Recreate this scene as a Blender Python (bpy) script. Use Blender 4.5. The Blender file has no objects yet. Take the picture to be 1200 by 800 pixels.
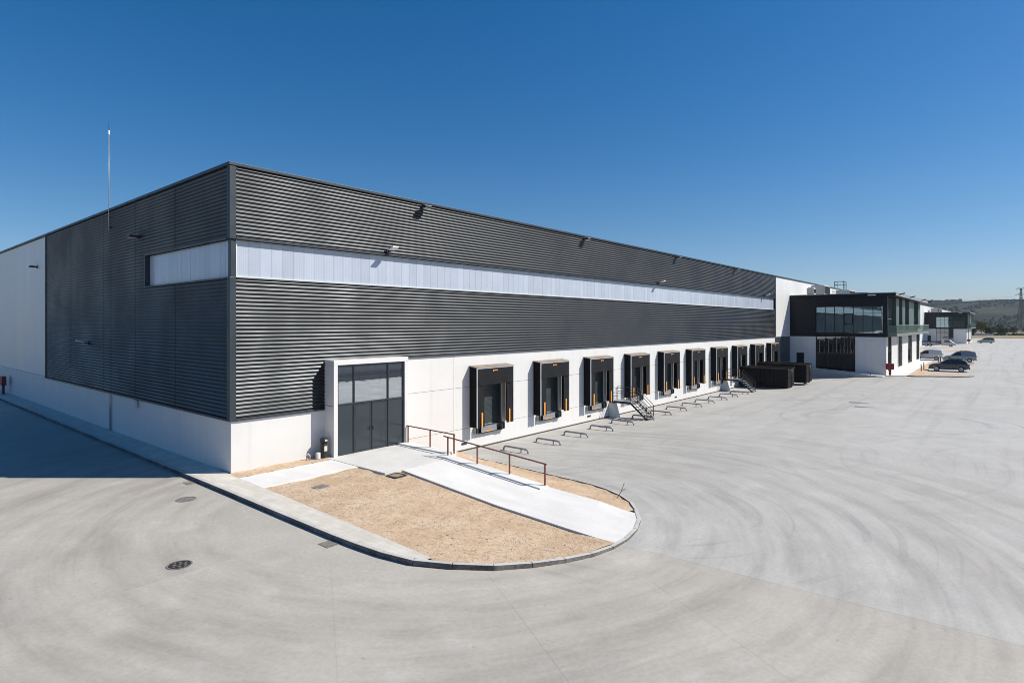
import bpy, bmesh, math, random
from mathutils import Vector, Matrix
random.seed(7)
R = math.radians
sc = bpy.context.scene
HAZE = .0001
COL = sc.collection

# ------------------------------------------------------------------ helpers
def sm(x):
    x = max(0.0, min(1.0, x)); return x*x*(3-2*x)

def ground_z(s, t):
    """Yard level: the truck court dips to the docks (z=0), the side road sits at dock level."""
    c = .62*sm((-t-1)/15.)
    w = 1-sm((s+1.4)/7.4)
    return c*(1-w)+1.08*w

class NT:
    """tiny node-tree builder"""
    def __init__(self, m):
        m.use_nodes = True
        self.nt = m.node_tree; self.n = self.nt.nodes; self.l = self.nt.links
        self.n.clear()
    def node(self, typ, **kw):
        x = self.n.new(typ)
        for k, v in kw.items(): setattr(x, k, v)
        return x
    def put(self, sock, v):
        if isinstance(v, bpy.types.NodeSocket): self.l.new(v, sock)
        elif v is not None: sock.default_value = v
    def m(self, op, a, b=None, c=None, clamp=False):
        x = self.node('ShaderNodeMath', operation=op, use_clamp=clamp)
        self.put(x.inputs[0], a)
        if b is not None: self.put(x.inputs[1], b)
        if c is not None: self.put(x.inputs[2], c)
        return x.outputs[0]
    def noise(self, vec, scale, detail=4, rough=.55, dim='3D', w=None, dist=0):
        x = self.node('ShaderNodeTexNoise', noise_dimensions=dim)
        if vec is not None: self.put(x.inputs['Vector'], vec)
        if w is not None: self.put(x.inputs['W'], w)
        x.inputs['Scale'].default_value = scale; x.inputs['Detail'].default_value = detail
        x.inputs['Roughness'].default_value = rough; x.inputs['Distortion'].default_value = dist
        return x.outputs['Fac']
    def ramp(self, v, a, b, c0=0., c1=1.):
        x = self.node('ShaderNodeMapRange', interpolation_type='SMOOTHSTEP')
        self.put(x.inputs['Value'], v)
        for i, q in zip(('From Min','From Max','To Min','To Max'), (a, b, c0, c1)): self.put(x.inputs[i], q)
        return x.outputs['Result']
    def mix(self, f, a, b, blend='MIX'):
        x = self.node('ShaderNodeMix', data_type='RGBA', blend_type=blend)
        self.put(x.inputs['Factor'], f)
        for nm, v in (('A', a), ('B', b)):
            s = [i for i in x.inputs if i.name == nm and i.type == 'RGBA'][0]
            if isinstance(v, (tuple, list)): v = (*v[:3], 1)
            self.put(s, v)
        return [o for o in x.outputs if o.type == 'RGBA'][0]
    def comb(self, x, y, z):
        c = self.node('ShaderNodeCombineXYZ')
        for i, v in enumerate((x, y, z)): self.put(c.inputs[i], v)
        return c.outputs[0]
    def obj(self):
        tc = self.node('ShaderNodeTexCoord'); return tc.outputs['Object']
    def sep(self, v):
        s = self.node('ShaderNodeSeparateXYZ'); self.put(s.inputs[0], v); return s.outputs
    def finish(self, col, rough=.6, metal=0., bump=None, bstr=.2, bdist=.02, spec=.5, **kw):
        p = self.node('ShaderNodeBsdfPrincipled'); o = self.node('ShaderNodeOutputMaterial')
        if isinstance(col, (tuple, list)): col = (*col[:3], 1)
        self.put(p.inputs['Base Color'], col); self.put(p.inputs['Roughness'], rough)
        self.put(p.inputs['Metallic'], metal); p.inputs['Specular IOR Level'].default_value = spec
        for k, v in kw.items(): self.put(p.inputs[k], v)
        if bump is not None:
            b = self.node('ShaderNodeBump'); b.inputs['Strength'].default_value = bstr
            b.inputs['Distance'].default_value = bdist
            self.put(b.inputs['Height'], bump); self.l.new(b.outputs[0], p.inputs['Normal'])
        self.l.new(p.outputs[0], o.inputs[0])
        return p

MATS = {}
def mat(name, col, rough=.6, metal=0., var=.12, scale=2.0, bump=0., bscale=40., spec=.5, tint=None, dirt=0., stretch=None, **kw):
    """plain material with two scales of colour variation, optional grain bump and dirt"""
    m = bpy.data.materials.new(name); t = NT(m)
    v = t.obj()
    if stretch:
        mp = t.node('ShaderNodeMapping'); t.put(mp.inputs['Vector'], v); mp.inputs['Scale'].default_value = stretch; v = mp.outputs[0]
    n1 = t.noise(v, scale, 5); n2 = t.noise(v, scale*9, 3)
    f = t.m('ADD', t.m('MULTIPLY', n1, .7), t.m('MULTIPLY', n2, .3))
    f = t.ramp(f, .3, .7)
    lo = tuple(c*(1-var) for c in col); hi = tuple(min(1, c*(1+var)) for c in (tint or col))
    c = t.mix(f, lo, hi)
    if dirt:
        d = t.ramp(t.noise(v, scale*.6, 6, .65), .52, .75, 0, dirt)
        c = t.mix(d, c, tuple(q*.55 for q in col))
    rr = t.ramp(n1, .3, .7, max(.01, rough*.85), min(1, rough*1.15))
    b = t.noise(v, bscale, 4) if bump else None
    t.finish(c, rr, metal, b, bump, .01, spec, **kw)
    MATS[name] = m
    return m

class MB:
    def __init__(self): self.bm = bmesh.new()
    def box(self, a, b):
        x0, y0, z0 = [min(p, q) for p, q in zip(a, b)]; x1, y1, z1 = [max(p, q) for p, q in zip(a, b)]
        v = [self.bm.verts.new(p) for p in ((x0,y0,z0),(x1,y0,z0),(x1,y1,z0),(x0,y1,z0),(x0,y0,z1),(x1,y0,z1),(x1,y1,z1),(x0,y1,z1))]
        for f in ((0,3,2,1),(4,5,6,7),(0,1,5,4),(1,2,6,5),(2,3,7,6),(3,0,4,7)): self.bm.faces.new([v[i] for i in f])
        return self
    def poly(self, pts):
        self.bm.faces.new([self.bm.verts.new(p) for p in pts]); return self
    def prism(self, pts, vec):
        """planar polygon swept along vec"""
        vec = Vector(vec); a = [self.bm.verts.new(p) for p in pts]; b = [self.bm.verts.new(Vector(p)+vec) for p in pts]
        self.bm.faces.new(a[::-1]); self.bm.faces.new(b)
        n = len(a)
        for i in range(n): self.bm.faces.new((a[i], a[(i+1)%n], b[(i+1)%n], b[i]))
        return self
    def loft(self, pa, pb):
        a = [self.bm.verts.new(p) for p in pa]; b = [self.bm.verts.new(p) for p in pb]
        self.bm.faces.new(a[::-1]); self.bm.faces.new(b); n = len(a)
        for i in range(n): self.bm.faces.new((a[i], a[(i+1)%n], b[(i+1)%n], b[i]))
        return self
    def tube(self, pts, r, n=8, cap=True, r2=None):
        pts = [Vector(p) for p in pts]; rings = []
        for i, p in enumerate(pts):
            d = (pts[min(i+1, len(pts)-1)]-pts[max(i-1, 0)]).normalized()
            u = d.cross(Vector((0,0,1)))
            if u.length < .05: u = d.cross(Vector((1,0,0)))
            u.normalize(); w = d.cross(u)
            rr = r if r2 is None else r+(r2-r)*i/(len(pts)-1)
            rings.append([self.bm.verts.new(p+(u*math.cos(6.28318*k/n)+w*math.sin(6.28318*k/n))*rr) for k in range(n)])
        for a, b in zip(rings, rings[1:]):
            for k in range(n):
                f = self.bm.faces.new((a[k], a[(k+1)%n], b[(k+1)%n], b[k])); f.smooth = True
        if cap:
            self.bm.faces.new(rings[0][::-1]); self.bm.faces.new(rings[-1])
        return self
    def bar(self, p, q, w, h=None):
        """square bar from p to q"""
        p, q = Vector(p), Vector(q); d = (q-p).normalized(); h = h or w
        u = d.cross(Vector((0,0,1)))
        if u.length < .05: u = Vector((1,0,0))
        u.normalize(); v = u.cross(d); u = u*w/2; v = v*h/2
        self.loft([p-u-v, p+u-v, p+u+v, p-u+v], [q-u-v, q+u-v, q+u+v, q-u+v]); return self
    def lathe(self, prof, c=(0,0,0), n=20, axis='z'):
        rings = []
        for r, z in prof:
            ring = []
            for k in range(n):
                a = 6.28318*k/n; x, y = r*math.cos(a), r*math.sin(a)
                p = (x, y, z) if axis == 'z' else (x, z, y)
                ring.append(self.bm.verts.new((c[0]+p[0], c[1]+p[1], c[2]+p[2])))
            rings.append(ring)
        for a, b in zip(rings, rings[1:]):
            for k in range(n):
                f = self.bm.faces.new((a[k], a[(k+1)%n], b[(k+1)%n], b[k])); f.smooth = len(prof) > 6
        self.bm.faces.new(rings[0][::-1]); self.bm.faces.new(rings[-1]); return self
    def sheet(self, rows):
        """grid of points"""
        g = [[self.bm.verts.new(p) for p in row] for row in rows]
        for a, b in zip(g, g[1:]):
            for i in range(len(a)-1):
                self.bm.faces.new((a[i], a[i+1], b[i+1], b[i]))
        return self
    def build(self, name, m, parent=None, bevel=0, smooth=False, fixn=True):
        me = bpy.data.meshes.new(name)
        if fixn: bmesh.ops.recalc_face_normals(self.bm, faces=self.bm.faces)
        if smooth:
            for f in self.bm.faces: f.smooth = True
        self.bm.to_mesh(me); self.bm.free()
        o = bpy.data.objects.new(name, me); COL.objects.link(o)
        me.materials.append(MATS[m] if isinstance(m, str) else m)
        if parent: o.parent = parent
        if bevel:
            b = o.modifiers.new('bevel', 'BEVEL'); b.width = bevel; b.segments = 2; b.limit_method = 'ANGLE'; b.angle_limit = R(40)
        return o

def thing(name, label, cat, loc=(0,0,0), rz=0, group=None):
    o = bpy.data.objects.new(name, None); COL.objects.link(o); o.empty_display_size = .2
    o.location = loc; o.rotation_euler = (0, 0, rz); o['label'] = label; o['category'] = cat
    if group: o['group'] = group
    return o
def tag(o, label, cat, group=None, kind=None):
    o['label'] = label; o['category'] = cat
    if group: o['group'] = group
    if kind: o['kind'] = kind
    return o
def structure(o): o['kind'] = 'structure'; return o
def dup(root, loc=None, rz=None, label=None, group=None):
    def cp(o, par):
        c = o.copy(); COL.objects.link(c)
        if par: c.parent = par
        for ch in list(o.children): cp(ch, c)
        return c
    r = cp(root, None)
    if loc is not None: r.location = loc
    if rz is not None: r.rotation_euler = (0, 0, rz)
    if label: r['label'] = label
    if group: r['group'] = group
    return r
def at(o, loc): o.location = loc; return o
ORD = 'first second third fourth fifth sixth seventh eighth ninth tenth eleventh twelfth thirteenth'.split()

# ------------------------------------------------------------------ materials
mat('white_concrete', (.66,.66,.655), .62, var=.035, scale=.5, bump=.06, bscale=30, dirt=.10)
def precast():
    m = bpy.data.materials.new('white_concrete'); t = NT(m); v = t.obj(); X, Y, Z = t.sep(v)
    n = t.noise(v, .5, 5); n2 = t.noise(v, 8, 4)
    st = t.noise(t.comb(t.m('MULTIPLY', X, 2.2), t.m('MULTIPLY', Y, 2.2), t.m('MULTIPLY', Z, .12)), 1., 5, .6)
    wn = t.node('ShaderNodeTexWhiteNoise', noise_dimensions='3D')
    t.put(wn.inputs['Vector'], t.comb(t.m('FLOOR', t.m('DIVIDE', t.m('SUBTRACT', X, 11.92), 11.47)), t.m('FLOOR', t.m('MULTIPLY', Y, .12)), t.m('FLOOR', t.m('DIVIDE', Z, 2.36))))
    tone = t.ramp(wn.outputs['Value'], 0., 1., .97, 1.02)
    tone = t.m('MULTIPLY', tone, t.ramp(st, .5, .78, 1., .93)); tone = t.m('MULTIPLY', tone, t.ramp(n, .3, .7, .975, 1.015)); tone = t.m('MULTIPLY', tone, t.ramp(n2, .55, .75, 1., .965))
    c = t.mix(1., (.66,.655,.645), t.comb(tone, tone, tone), 'MULTIPLY')
    t.finish(c, .62, 0, t.noise(v, 30, 4), .06, .01); MATS['white_concrete'] = m
precast()
mat('white_panel', (.68,.68,.67), .45, var=.03, scale=.4, stretch=(1,1,.15))
mat('grey_backing', (.16,.16,.16), .8)
mat('cladding_metal', (.007,.008,.010), .45, .0, var=.04, scale=.35, spec=.47, **{'Specular Tint': (.84,.92,1.,1)})
mat('dark_trim', (.024,.035,.046), .45, .0, var=.08, scale=1.2)
mat('dark_back', (.01,.011,.013), .8)
mat('polycarbonate', (.43,.465,.54), .38, var=.035, scale=.7, spec=.55)
m = bpy.data.materials.new('polycarbonate'); t = NT(m); v = t.obj(); X, Y, Z = t.sep(v)
wn = t.node('ShaderNodeTexWhiteNoise', noise_dimensions='1D'); t.put(wn.inputs['W'], t.m('FLOOR', t.m('DIVIDE', t.m('SUBTRACT', t.m('ADD', X, Y), .37), .483)))
fl = t.m('FRACT', t.m('DIVIDE', t.m('ADD', X, Y), .0805))
tone = t.m('MULTIPLY', t.ramp(wn.outputs['Value'], 0., 1., .94, 1.06), t.ramp(t.m('ABSOLUTE', t.m('SUBTRACT', fl, .5)), .32, .5, 1., .86))
tone = t.m('MULTIPLY', tone, t.ramp(t.noise(v, .8, 4), .3, .7, .97, 1.03))
t.finish(t.mix(1., (.43,.475,.56), t.comb(tone, tone, tone), 'MULTIPLY'), .22, spec=.6); MATS['polycarbonate'] = m
mat('door_slate', (.018,.031,.040), .16, var=.08, scale=.9, spec=.7)
mat('door_frame', (.022,.03,.036), .4, var=.1)
mat('black_fabric', (.009,.009,.011), .7, var=.28, scale=2.2, bump=.4, bscale=7, dirt=.0, spec=.12)
mat('curtain_fabric', (.011,.0115,.0135), .65, var=.25, scale=1.6, bump=.3, bscale=5, spec=.18)
mat('galvanised', (.42,.44,.46), .42, .55, var=.18, scale=3)
mat('aluminium', (.55,.57,.60), .35, .6, var=.1)
mat('dusty_top', (.27,.22,.17), .8, var=.22, scale=2.5)
mat('orange_paint', (.85,.33,.045), .55, var=.1)
mat('dock_door', (.032,.043,.046), .5, var=.1)
mat('steel_dark', (.025,.027,.031), .5, .2, var=.2)
mat('guide_steel', (.26,.27,.29), .45, .3, var=.2, scale=4)
mat('rust_brown', (.17,.062,.045), .6, .0, var=.3, scale=8)
mat('container_black', (.008,.0075,.0075), .65, var=.3, scale=2.4, bump=.2, bscale=12, spec=.2)
mat('rust_rim', (.05,.035,.026), .75, var=.4, scale=5)
mat('red_paint', (.22,.014,.014), .45, var=.15)
mat('office_black', (.005,.006,.008), .42, var=.12, scale=.6, spec=.25)
mat('fin_green', (.085,.125,.112), .42, var=.08)
mat('frame_grey', (.16,.19,.19), .45, var=.1)
mat('beige_metal', (.56,.53,.46), .55, var=.1)
mat('unit_white', (.70,.70,.67), .5, var=.06)
mat('cast_iron', (.045,.043,.042), .55, .3, var=.3, scale=12)
mat('cast_iron_pale', (.20,.185,.17), .7, .1, var=.3, scale=9)
mat('drain_concrete', (.33,.31,.28), .85, var=.2, scale=6)
mat('tyre', (.018,.018,.018), .8)
mat('alloy', (.38,.39,.40), .35, .7)
mat('car_glass', (.012,.016,.018), .06, spec=.8, var=.02)
mat('car_graphite', (.036,.048,.064), .25, .1, var=.04, **{'Coat Weight': .4})
mat('car_white', (.72,.73,.73), .3, var=.03, **{'Coat Weight': .6})
mat('car_silver', (.36,.38,.40), .32, .45, var=.04, **{'Coat Weight': .6})
mat('car_greige', (.25,.27,.29), .32, .4, var=.04, **{'Coat Weight': .6})
mat('plastic_black', (.02,.02,.02), .6)
mat('tail_red', (.35,.012,.01), .2)
mat('lamp_clear', (.75,.77,.78), .15, spec=.8)
mat('bark', (.10,.075,.055), .9, var=.3, scale=6)
mat('far_wall', (.45,.44,.42), .85, var=.12)
mat('pylon_steel', (.06,.052,.055), .7, .0)
mat('cream', (.62,.58,.48), .6)
mat('kerb_stone', (.30,.295,.285), .85, var=.12, scale=3, bump=.15, bscale=25)
mat('ramp_concrete', (.68,.668,.645), .8, var=.06, scale=1.6, bump=.2, bscale=35, dirt=.16, stretch=(1.,.35,1.))
mat('slab_concrete', (.60,.59,.565), .82, var=.07, scale=1.1, bump=.12, bscale=35, dirt=.15)
mat('pebble', (.47,.38,.29), .85, var=.3, scale=20)
mat('dry_hedge', (.055,.06,.03), .9, var=.35, scale=.6)

def glass(name, col, rough=.015, wav=.0):
    """dark coated facade glass: a tinted mirror"""
    m = bpy.data.materials.new(name); t = NT(m)
    v = t.obj(); b = t.noise(v, .9, 2)
    t.finish(col, rough, .92, b, .05, .02)
    MATS[name] = m
glass('glass_entrance', (.42,.46,.51))
glass('glass_office', (.29,.38,.41))
glass('glass_lower', (.19,.21,.23))
glass('glass_side', (.20,.25,.25))
m = bpy.data.materials.new('balustrade_glass'); t = NT(m)
t.finish((.10,.17,.16), .08, 0, spec=.6, Alpha=.6); MATS['balustrade_glass'] = m

def leaf_mat(name, a, b):
    m = bpy.data.materials.new(name); t = NT(m)
    v = t.obj(); n = t.noise(v, .9, 3); n2 = t.noise(v, 7, 2)
    c = t.mix(t.ramp(t.m('ADD', t.m('MULTIPLY', n, .6), t.m('MULTIPLY', n2, .4)), .35, .65), a, b)
    t.finish(c, .8, 0, spec=.04); MATS[name] = m
leaf_mat('leaf_yellow', (.12,.125,.03), (.20,.185,.06))
leaf_mat('leaf_green', (.035,.055,.02), (.075,.09,.035))
leaf_mat('leaf_dark', (.012,.021,.011), (.03,.042,.02))

# kerb: pale top, upright faces coloured darker by their normal
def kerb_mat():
    m = bpy.data.materials.new('kerb_pale_top'); t = NT(m); v = t.obj()
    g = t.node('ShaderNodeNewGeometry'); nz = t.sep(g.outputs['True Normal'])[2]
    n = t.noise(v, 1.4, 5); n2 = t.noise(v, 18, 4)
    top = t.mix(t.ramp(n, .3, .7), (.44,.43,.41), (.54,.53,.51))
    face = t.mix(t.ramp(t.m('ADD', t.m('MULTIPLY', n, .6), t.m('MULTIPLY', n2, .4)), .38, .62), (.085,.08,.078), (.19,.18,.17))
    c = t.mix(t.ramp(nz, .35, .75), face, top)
    t.finish(c, .85, 0, n2, .2, .01, spec=.3); MATS['kerb_pale_top'] = m
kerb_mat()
# soil
m = bpy.data.materials.new('sandy_soil'); t = NT(m); v = t.obj()
n1 = t.noise(v, .8, 6, .6); n2 = t.noise(v, 6, 5, .7); n3 = t.noise(v, 28, 3, .7)
vo = t.node('ShaderNodeTexVoronoi'); t.put(vo.inputs['Vector'], v); vo.inputs['Scale'].default_value = 14
c = t.mix(t.ramp(n1, .3, .7), (.545,.395,.265), (.655,.515,.375))
c = t.mix(t.ramp(n2, .46, .68, 0, .8), c, (.41,.275,.175))
c = t.mix(t.ramp(n3, .55, .66, 0, .7), c, (.29,.20,.13))
c = t.mix(t.ramp(n2, .42, .28, 0, .5), c, (.72,.62,.51))
h = t.m('ADD', t.m('MULTIPLY', n2, 1.), t.m('MULTIPLY', n3, .6))
t.finish(c, .95, 0, h, .9, .05, spec=.2); MATS['sandy_soil'] = m

# paving of the side walk: small tiles
m = bpy.data.materials.new('tile_paving'); t = NT(m); v = t.obj()
br = t.node('ShaderNodeTexBrick'); mp = t.node('ShaderNodeMapping'); t.put(mp.inputs['Vector'], v)
mp.inputs['Rotation'].default_value = (0, 0, R(90)); t.put(br.inputs['Vector'], mp.outputs[0])
br.inputs['Scale'].default_value = 1; br.inputs['Brick Width'].default_value = .4; br.inputs['Row Height'].default_value = .2
br.inputs['Mortar Size'].default_value = .006; br.inputs['Color1'].default_value = (.585,.545,.475,1); br.inputs['Color2'].default_value = (.645,.61,.545,1)
br.inputs['Mortar'].default_value = (.50,.47,.43,1)
n = t.ramp(t.noise(v, 1.5, 5), .3, .7, .9, 1.06)
c = t.mix(1., br.outputs['Color'], t.comb(n, n, n), 'MULTIPLY')
t.finish(c, .85, 0, br.outputs['Fac'], -.3, .01, spec=.3); MATS['tile_paving'] = m

# yard concrete with tyre streaks, joints and stains
def yard_mat():
    m = bpy.data.materials.new('yard_concrete'); t = NT(m); v = t.obj(); X, Y, Z = t.sep(v)
    flat = t.comb(X, Y, 0.)
    big = t.noise(flat, .12, 5, .6); mid = t.noise(flat, .7, 6, .62); fine = t.noise(flat, 9, 5, .7)
    def polar(cx, cy):
        dx = t.m('SUBTRACT', X, cx); dy = t.m('SUBTRACT', Y, cy)
        return t.m('SQRT', t.m('ADD', t.m('MULTIPLY', dx, dx), t.m('MULTIPLY', dy, dy))), t.m('ARCTAN2', dy, dx)
    # warm side road / grey yard, parted by a joint that runs out from the ramp
    jx = t.m('ADD', t.m('MULTIPLY', t.m('ADD', Y, 15.3), -.05), 4.66)
    zone = t.ramp(t.m('SUBTRACT', X, jx), -.02, .02)
    col = t.mix(zone, (.435,.408,.362), (.462,.452,.428))
    col = t.mix(t.ramp(big, .35, .7, 0, .4), col, (.40,.38,.345))
    col = t.mix(t.ramp(mid, .5, .75, 0, .35), col, (.55,.535,.505))
    tone = None
    def mul(f):
        nonlocal tone
        tone = f if tone is None else t.m('MULTIPLY', tone, f)
    # broad sweeps left by turning lorries
    r, a = polar(3.5, -8.)
    w1 = t.noise(t.comb(t.m('MULTIPLY', r, 1.1), t.m('MULTIPLY', a, 1.6), 0.), 1.3, 6, .62)
    msk = t.ramp(r, 5.2, 7.5); far = t.ramp(r, 28., 16.)
    w0 = t.noise(t.comb(t.m('MULTIPLY', r, .55), t.m('MULTIPLY', a, 1.1), 7.), 1.3, 5, .6)
    col = t.mix(t.m('MULTIPLY', t.m('MULTIPLY', t.ramp(w0, .40, .68, 0, .62), t.ramp(r, 7.4, 10.)), t.m('MULTIPLY', t.ramp(r, 24., 15.), t.m('SUBTRACT', 1., t.m('MULTIPLY', zone, .55)))), col, (.335,.305,.262))
    mul(t.m('SUBTRACT', 1., t.m('MULTIPLY', t.m('MULTIPLY', t.ramp(w1, .42, .74), .20), t.m('MULTIPLY', msk, far))))
    mul(t.m('ADD', 1., t.m('MULTIPLY', t.m('MULTIPLY', t.ramp(w1, .46, .26), .10), t.m('MULTIPLY', msk, far))))
    w1b = t.noise(t.comb(t.m('MULTIPLY', r, 6.), t.m('MULTIPLY', a, 1.2), 3.), 1.5, 4, .6)
    mul(t.m('SUBTRACT', 1., t.m('MULTIPLY', t.m('MULTIPLY', t.ramp(w1b, .5, .78), .07), t.m('MULTIPLY', msk, far))))
    # tyre rings round several manoeuvre centres
    for k, (cx, cy, r0, r1, fr, st) in enumerate(((8.5,-13.5,2.5,11.,2.0,.12),(22.,-13.,4.,13.,1.8,.09),(36.,-17.,3.,12.,1.4,.17),(52.,-20.,4.,16.,1.2,.17),(24.,-27.,6.,17.,1.5,.08),(78.,-34.,6.,24.,1.0,.14))):
        rr, aa = polar(cx, cy)
        wob = t.m('ADD', t.m('MULTIPLY', rr, fr), t.m('MULTIPLY', t.noise(flat, .12, 2), 1.4))
        ln = t.noise(None, 1., 3, .6, dim='1D', w=t.m('ADD', wob, k*17.3))
        line = t.ramp(ln, .56, .64)
        gate = t.m('MULTIPLY', t.ramp(rr, r0, r0+1.2), t.ramp(rr, r1, r1-4.))
        br = t.ramp(t.noise(t.comb(t.m('MULTIPLY', t.m('COSINE', aa), 1.), t.m('MULTIPLY', t.m('SINE', aa), 1.), t.m('MULTIPLY', rr, .12)), 1.4, 2), .45, .62)
        mul(t.m('SUBTRACT', 1., t.m('MULTIPLY', t.m('MULTIPLY', line, br), t.m('MULTIPLY', gate, st))))
    # straight lanes in the far yard and in front of the docks
    ln = t.noise(t.comb(t.m('MULTIPLY', X, .035), t.m('MULTIPLY', Y, .9), 0.), 1., 6, .65)
    mul(t.m('SUBTRACT', 1., t.m('MULTIPLY', t.m('MULTIPLY', t.ramp(ln, .48, .72), .2), t.ramp(X, 14., 40.))))
    dk = t.noise(t.comb(t.m('MULTIPLY', X, 1.3), t.m('MULTIPLY', Y, .07), 5.), 1., 5, .65)
    mul(t.m('SUBTRACT', 1., t.m('MULTIPLY', t.m('MULTIPLY', t.ramp(dk, .5, .7), .16), t.m('MULTIPLY', t.ramp(X, 12., 15.), t.ramp(Y, -13., -6.)))))
    mul(t.ramp(fine, .3, .7, .93, 1.05)); mul(t.ramp(t.noise(flat, 34, 3, .7), .3, .7, .955, 1.04)); mul(t.ramp(t.noise(flat, .45, 6, .7), .32, .68, .94, 1.04))
    mul(t.ramp(t.noise(flat, 2.6, 5, .7), .62, .78, 1., .88))
    mul(t.ramp(t.noise(flat, 6.5, 1, .3), .765, .79, 1., .82))
    # cut joints
    joints = [((4.66,-15.2),(5.9,-40)),((-.0,-13.45),(-4.4,-21.)),((2.6,-16.4),(-2.4,-24.3)),((-2.1,-10.1),(-6.3,-17.))]
    for i in range(5): joints.append(((12.5,-7-i*6.),(75.,-7-i*6.)))
    for x in (20.,26.,32.,38.,44.,50.,56.,62.,68.): joints.append(((x,-4.),(x,-31.)))
    for k, ((ax, ay), (bx, by)) in enumerate(joints):
        L = math.hypot(bx-ax, by-ay); ux, uy = (bx-ax)/L, (by-ay)/L
        dx = t.m('SUBTRACT', X, ax); dy = t.m('SUBTRACT', Y, ay)
        d = t.m('ABSOLUTE', t.m('SUBTRACT', t.m('MULTIPLY', dx, uy), t.m('MULTIPLY', dy, ux)))
        al = t.m('ADD', t.m('MULTIPLY', dx, ux), t.m('MULTIPLY', dy, uy))
        g = t.m('MULTIPLY', t.m('GREATER_THAN', al, 0.), t.m('LESS_THAN', al, L))
        mul(t.m('SUBTRACT', 1., t.m('MULTIPLY', t.m('MULTIPLY', t.ramp(d, .016, .004), g), (.28 if k == 0 else (.10 if k == 3 else .16)) if k < 4 else .05)))
    col = t.mix(1., col, t.comb(tone, tone, tone), 'MULTIPLY')
    rough = t.ramp(mid, .3, .7, .62, .8)
    t.finish(col, rough, 0, t.m('ADD', t.m('MULTIPLY', fine, .5), mid), .10, .03, spec=.35)
    MATS['yard_concrete'] = m
yard_mat()

# dry land and hills
m = bpy.data.materials.new('dry_land'); t = NT(m); v = t.obj()
c = t.mix(t.ramp(t.noise(v, .012, 5, .6), .4, .6), (.33,.265,.17), (.17,.155,.075))
c = t.mix(t.ramp(t.noise(v, .15, 6, .7), .45, .7, 0, .6), c, (.10,.10,.045))
t.finish(c, .95, 0, t.noise(v, .5, 5), .5, .4, spec=.1); MATS['dry_land'] = m
m = bpy.data.materials.new('scrub_hill'); t = NT(m); v = t.obj()
n = t.noise(v, .006, 6, .62); n2 = t.noise(v, .045, 6, .75)
c = t.mix(t.ramp(n, .4, .62), (.018,.026,.014), (.06,.066,.038))
c = t.mix(t.ramp(n2, .5, .62, 0, .9), c, (.012,.016,.013))
c = t.mix(t.ramp(n2, .42, .30, 0, .5), c, (.11,.10,.065))
t.finish(c, .95, 0, n2, 1., 8., spec=.05); MATS['scrub_hill'] = m

# ------------------------------------------------------------------ ground
def lines(*segs):
    out = []
    for a, b, n in segs: out += [a+(b-a)*i/n for i in range(n)]
    return out+[segs[-1][1]]
ss = lines((-140,-20,8),(-20,-3,8),(-3,13,40),(13,80,24),(80,330,20))
tt = lines((-150,-40,8),(-40,-17,8),(-17,0,44),(0,3,3),(3,80,6))
mb = MB(); mb.sheet([[(s, t_, ground_z(s, t_)) for s in ss] for t_ in tt])
yard = structure(mb.build('yard', 'yard_concrete', smooth=True))
# the dry land sheet dips below the yard and comes up to its rim outside
gs = lines((-3000,-141,8),(-141,-138,1),(-138,329,4),(329,332,1),(332,3500,24)); gt = lines((-3000,-151,12),(-151,-148,1),(-148,79,3),(79,82,1),(82,3000,10))
def land(s, t_):
    inside = -139 < s < 330.5 and -149.5 < t_ < 80.5
    return -1.5 if inside else .35
mb = MB(); mb.sheet([[(s, t_, land(s, t_)) for s in gs] for t_ in gt])
structure(mb.build('ground', 'dry_land'))

# hills: a ring of scrubby slopes beyond the yard to the east
CAM = Vector((-10.332, -22.958, 7.0)); FWD = Vector((.764, .6452, 0)); RGT = Vector((.6452, -.764, 0))
rnd = random.Random(3)
ph = [(rnd.uniform(0, 6.3), rnd.uniform(.7, 1.3)) for _ in range(12)]
def hill_h(az, rr):
    base = sm((rr-750)/1350.)
    ridge = 66+5*math.sin(az*9+ph[0][0])+3*math.sin(az*23+ph[1][0])+1.6*math.sin(az*61+ph[2][0])
    gul = 7*math.sin(az*34+rr*.004+ph[3][0])+6*math.sin(az*17-rr*.007+ph[4][0])+3*math.sin(az*70+rr*.012)
    return -3+base*ridge+gul*base*(1-base)*2.2
rows = []
for i in range(40):
    rr = 700+1700*i/39
    row = []
    for j in range(221):
        az = R(-12+100*j/220)
        p = FWD*math.cos(az)*rr+RGT*math.sin(az)*rr
        row.append((CAM.x+p.x, CAM.y+p.y, hill_h(az, rr)*rr*math.cos(max(-1, min(1, az-R(38))))/rr))
    rows.append(row)
mb = MB(); mb.sheet(rows); structure(mb.build('hills', 'scrub_hill', smooth=True))
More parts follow.
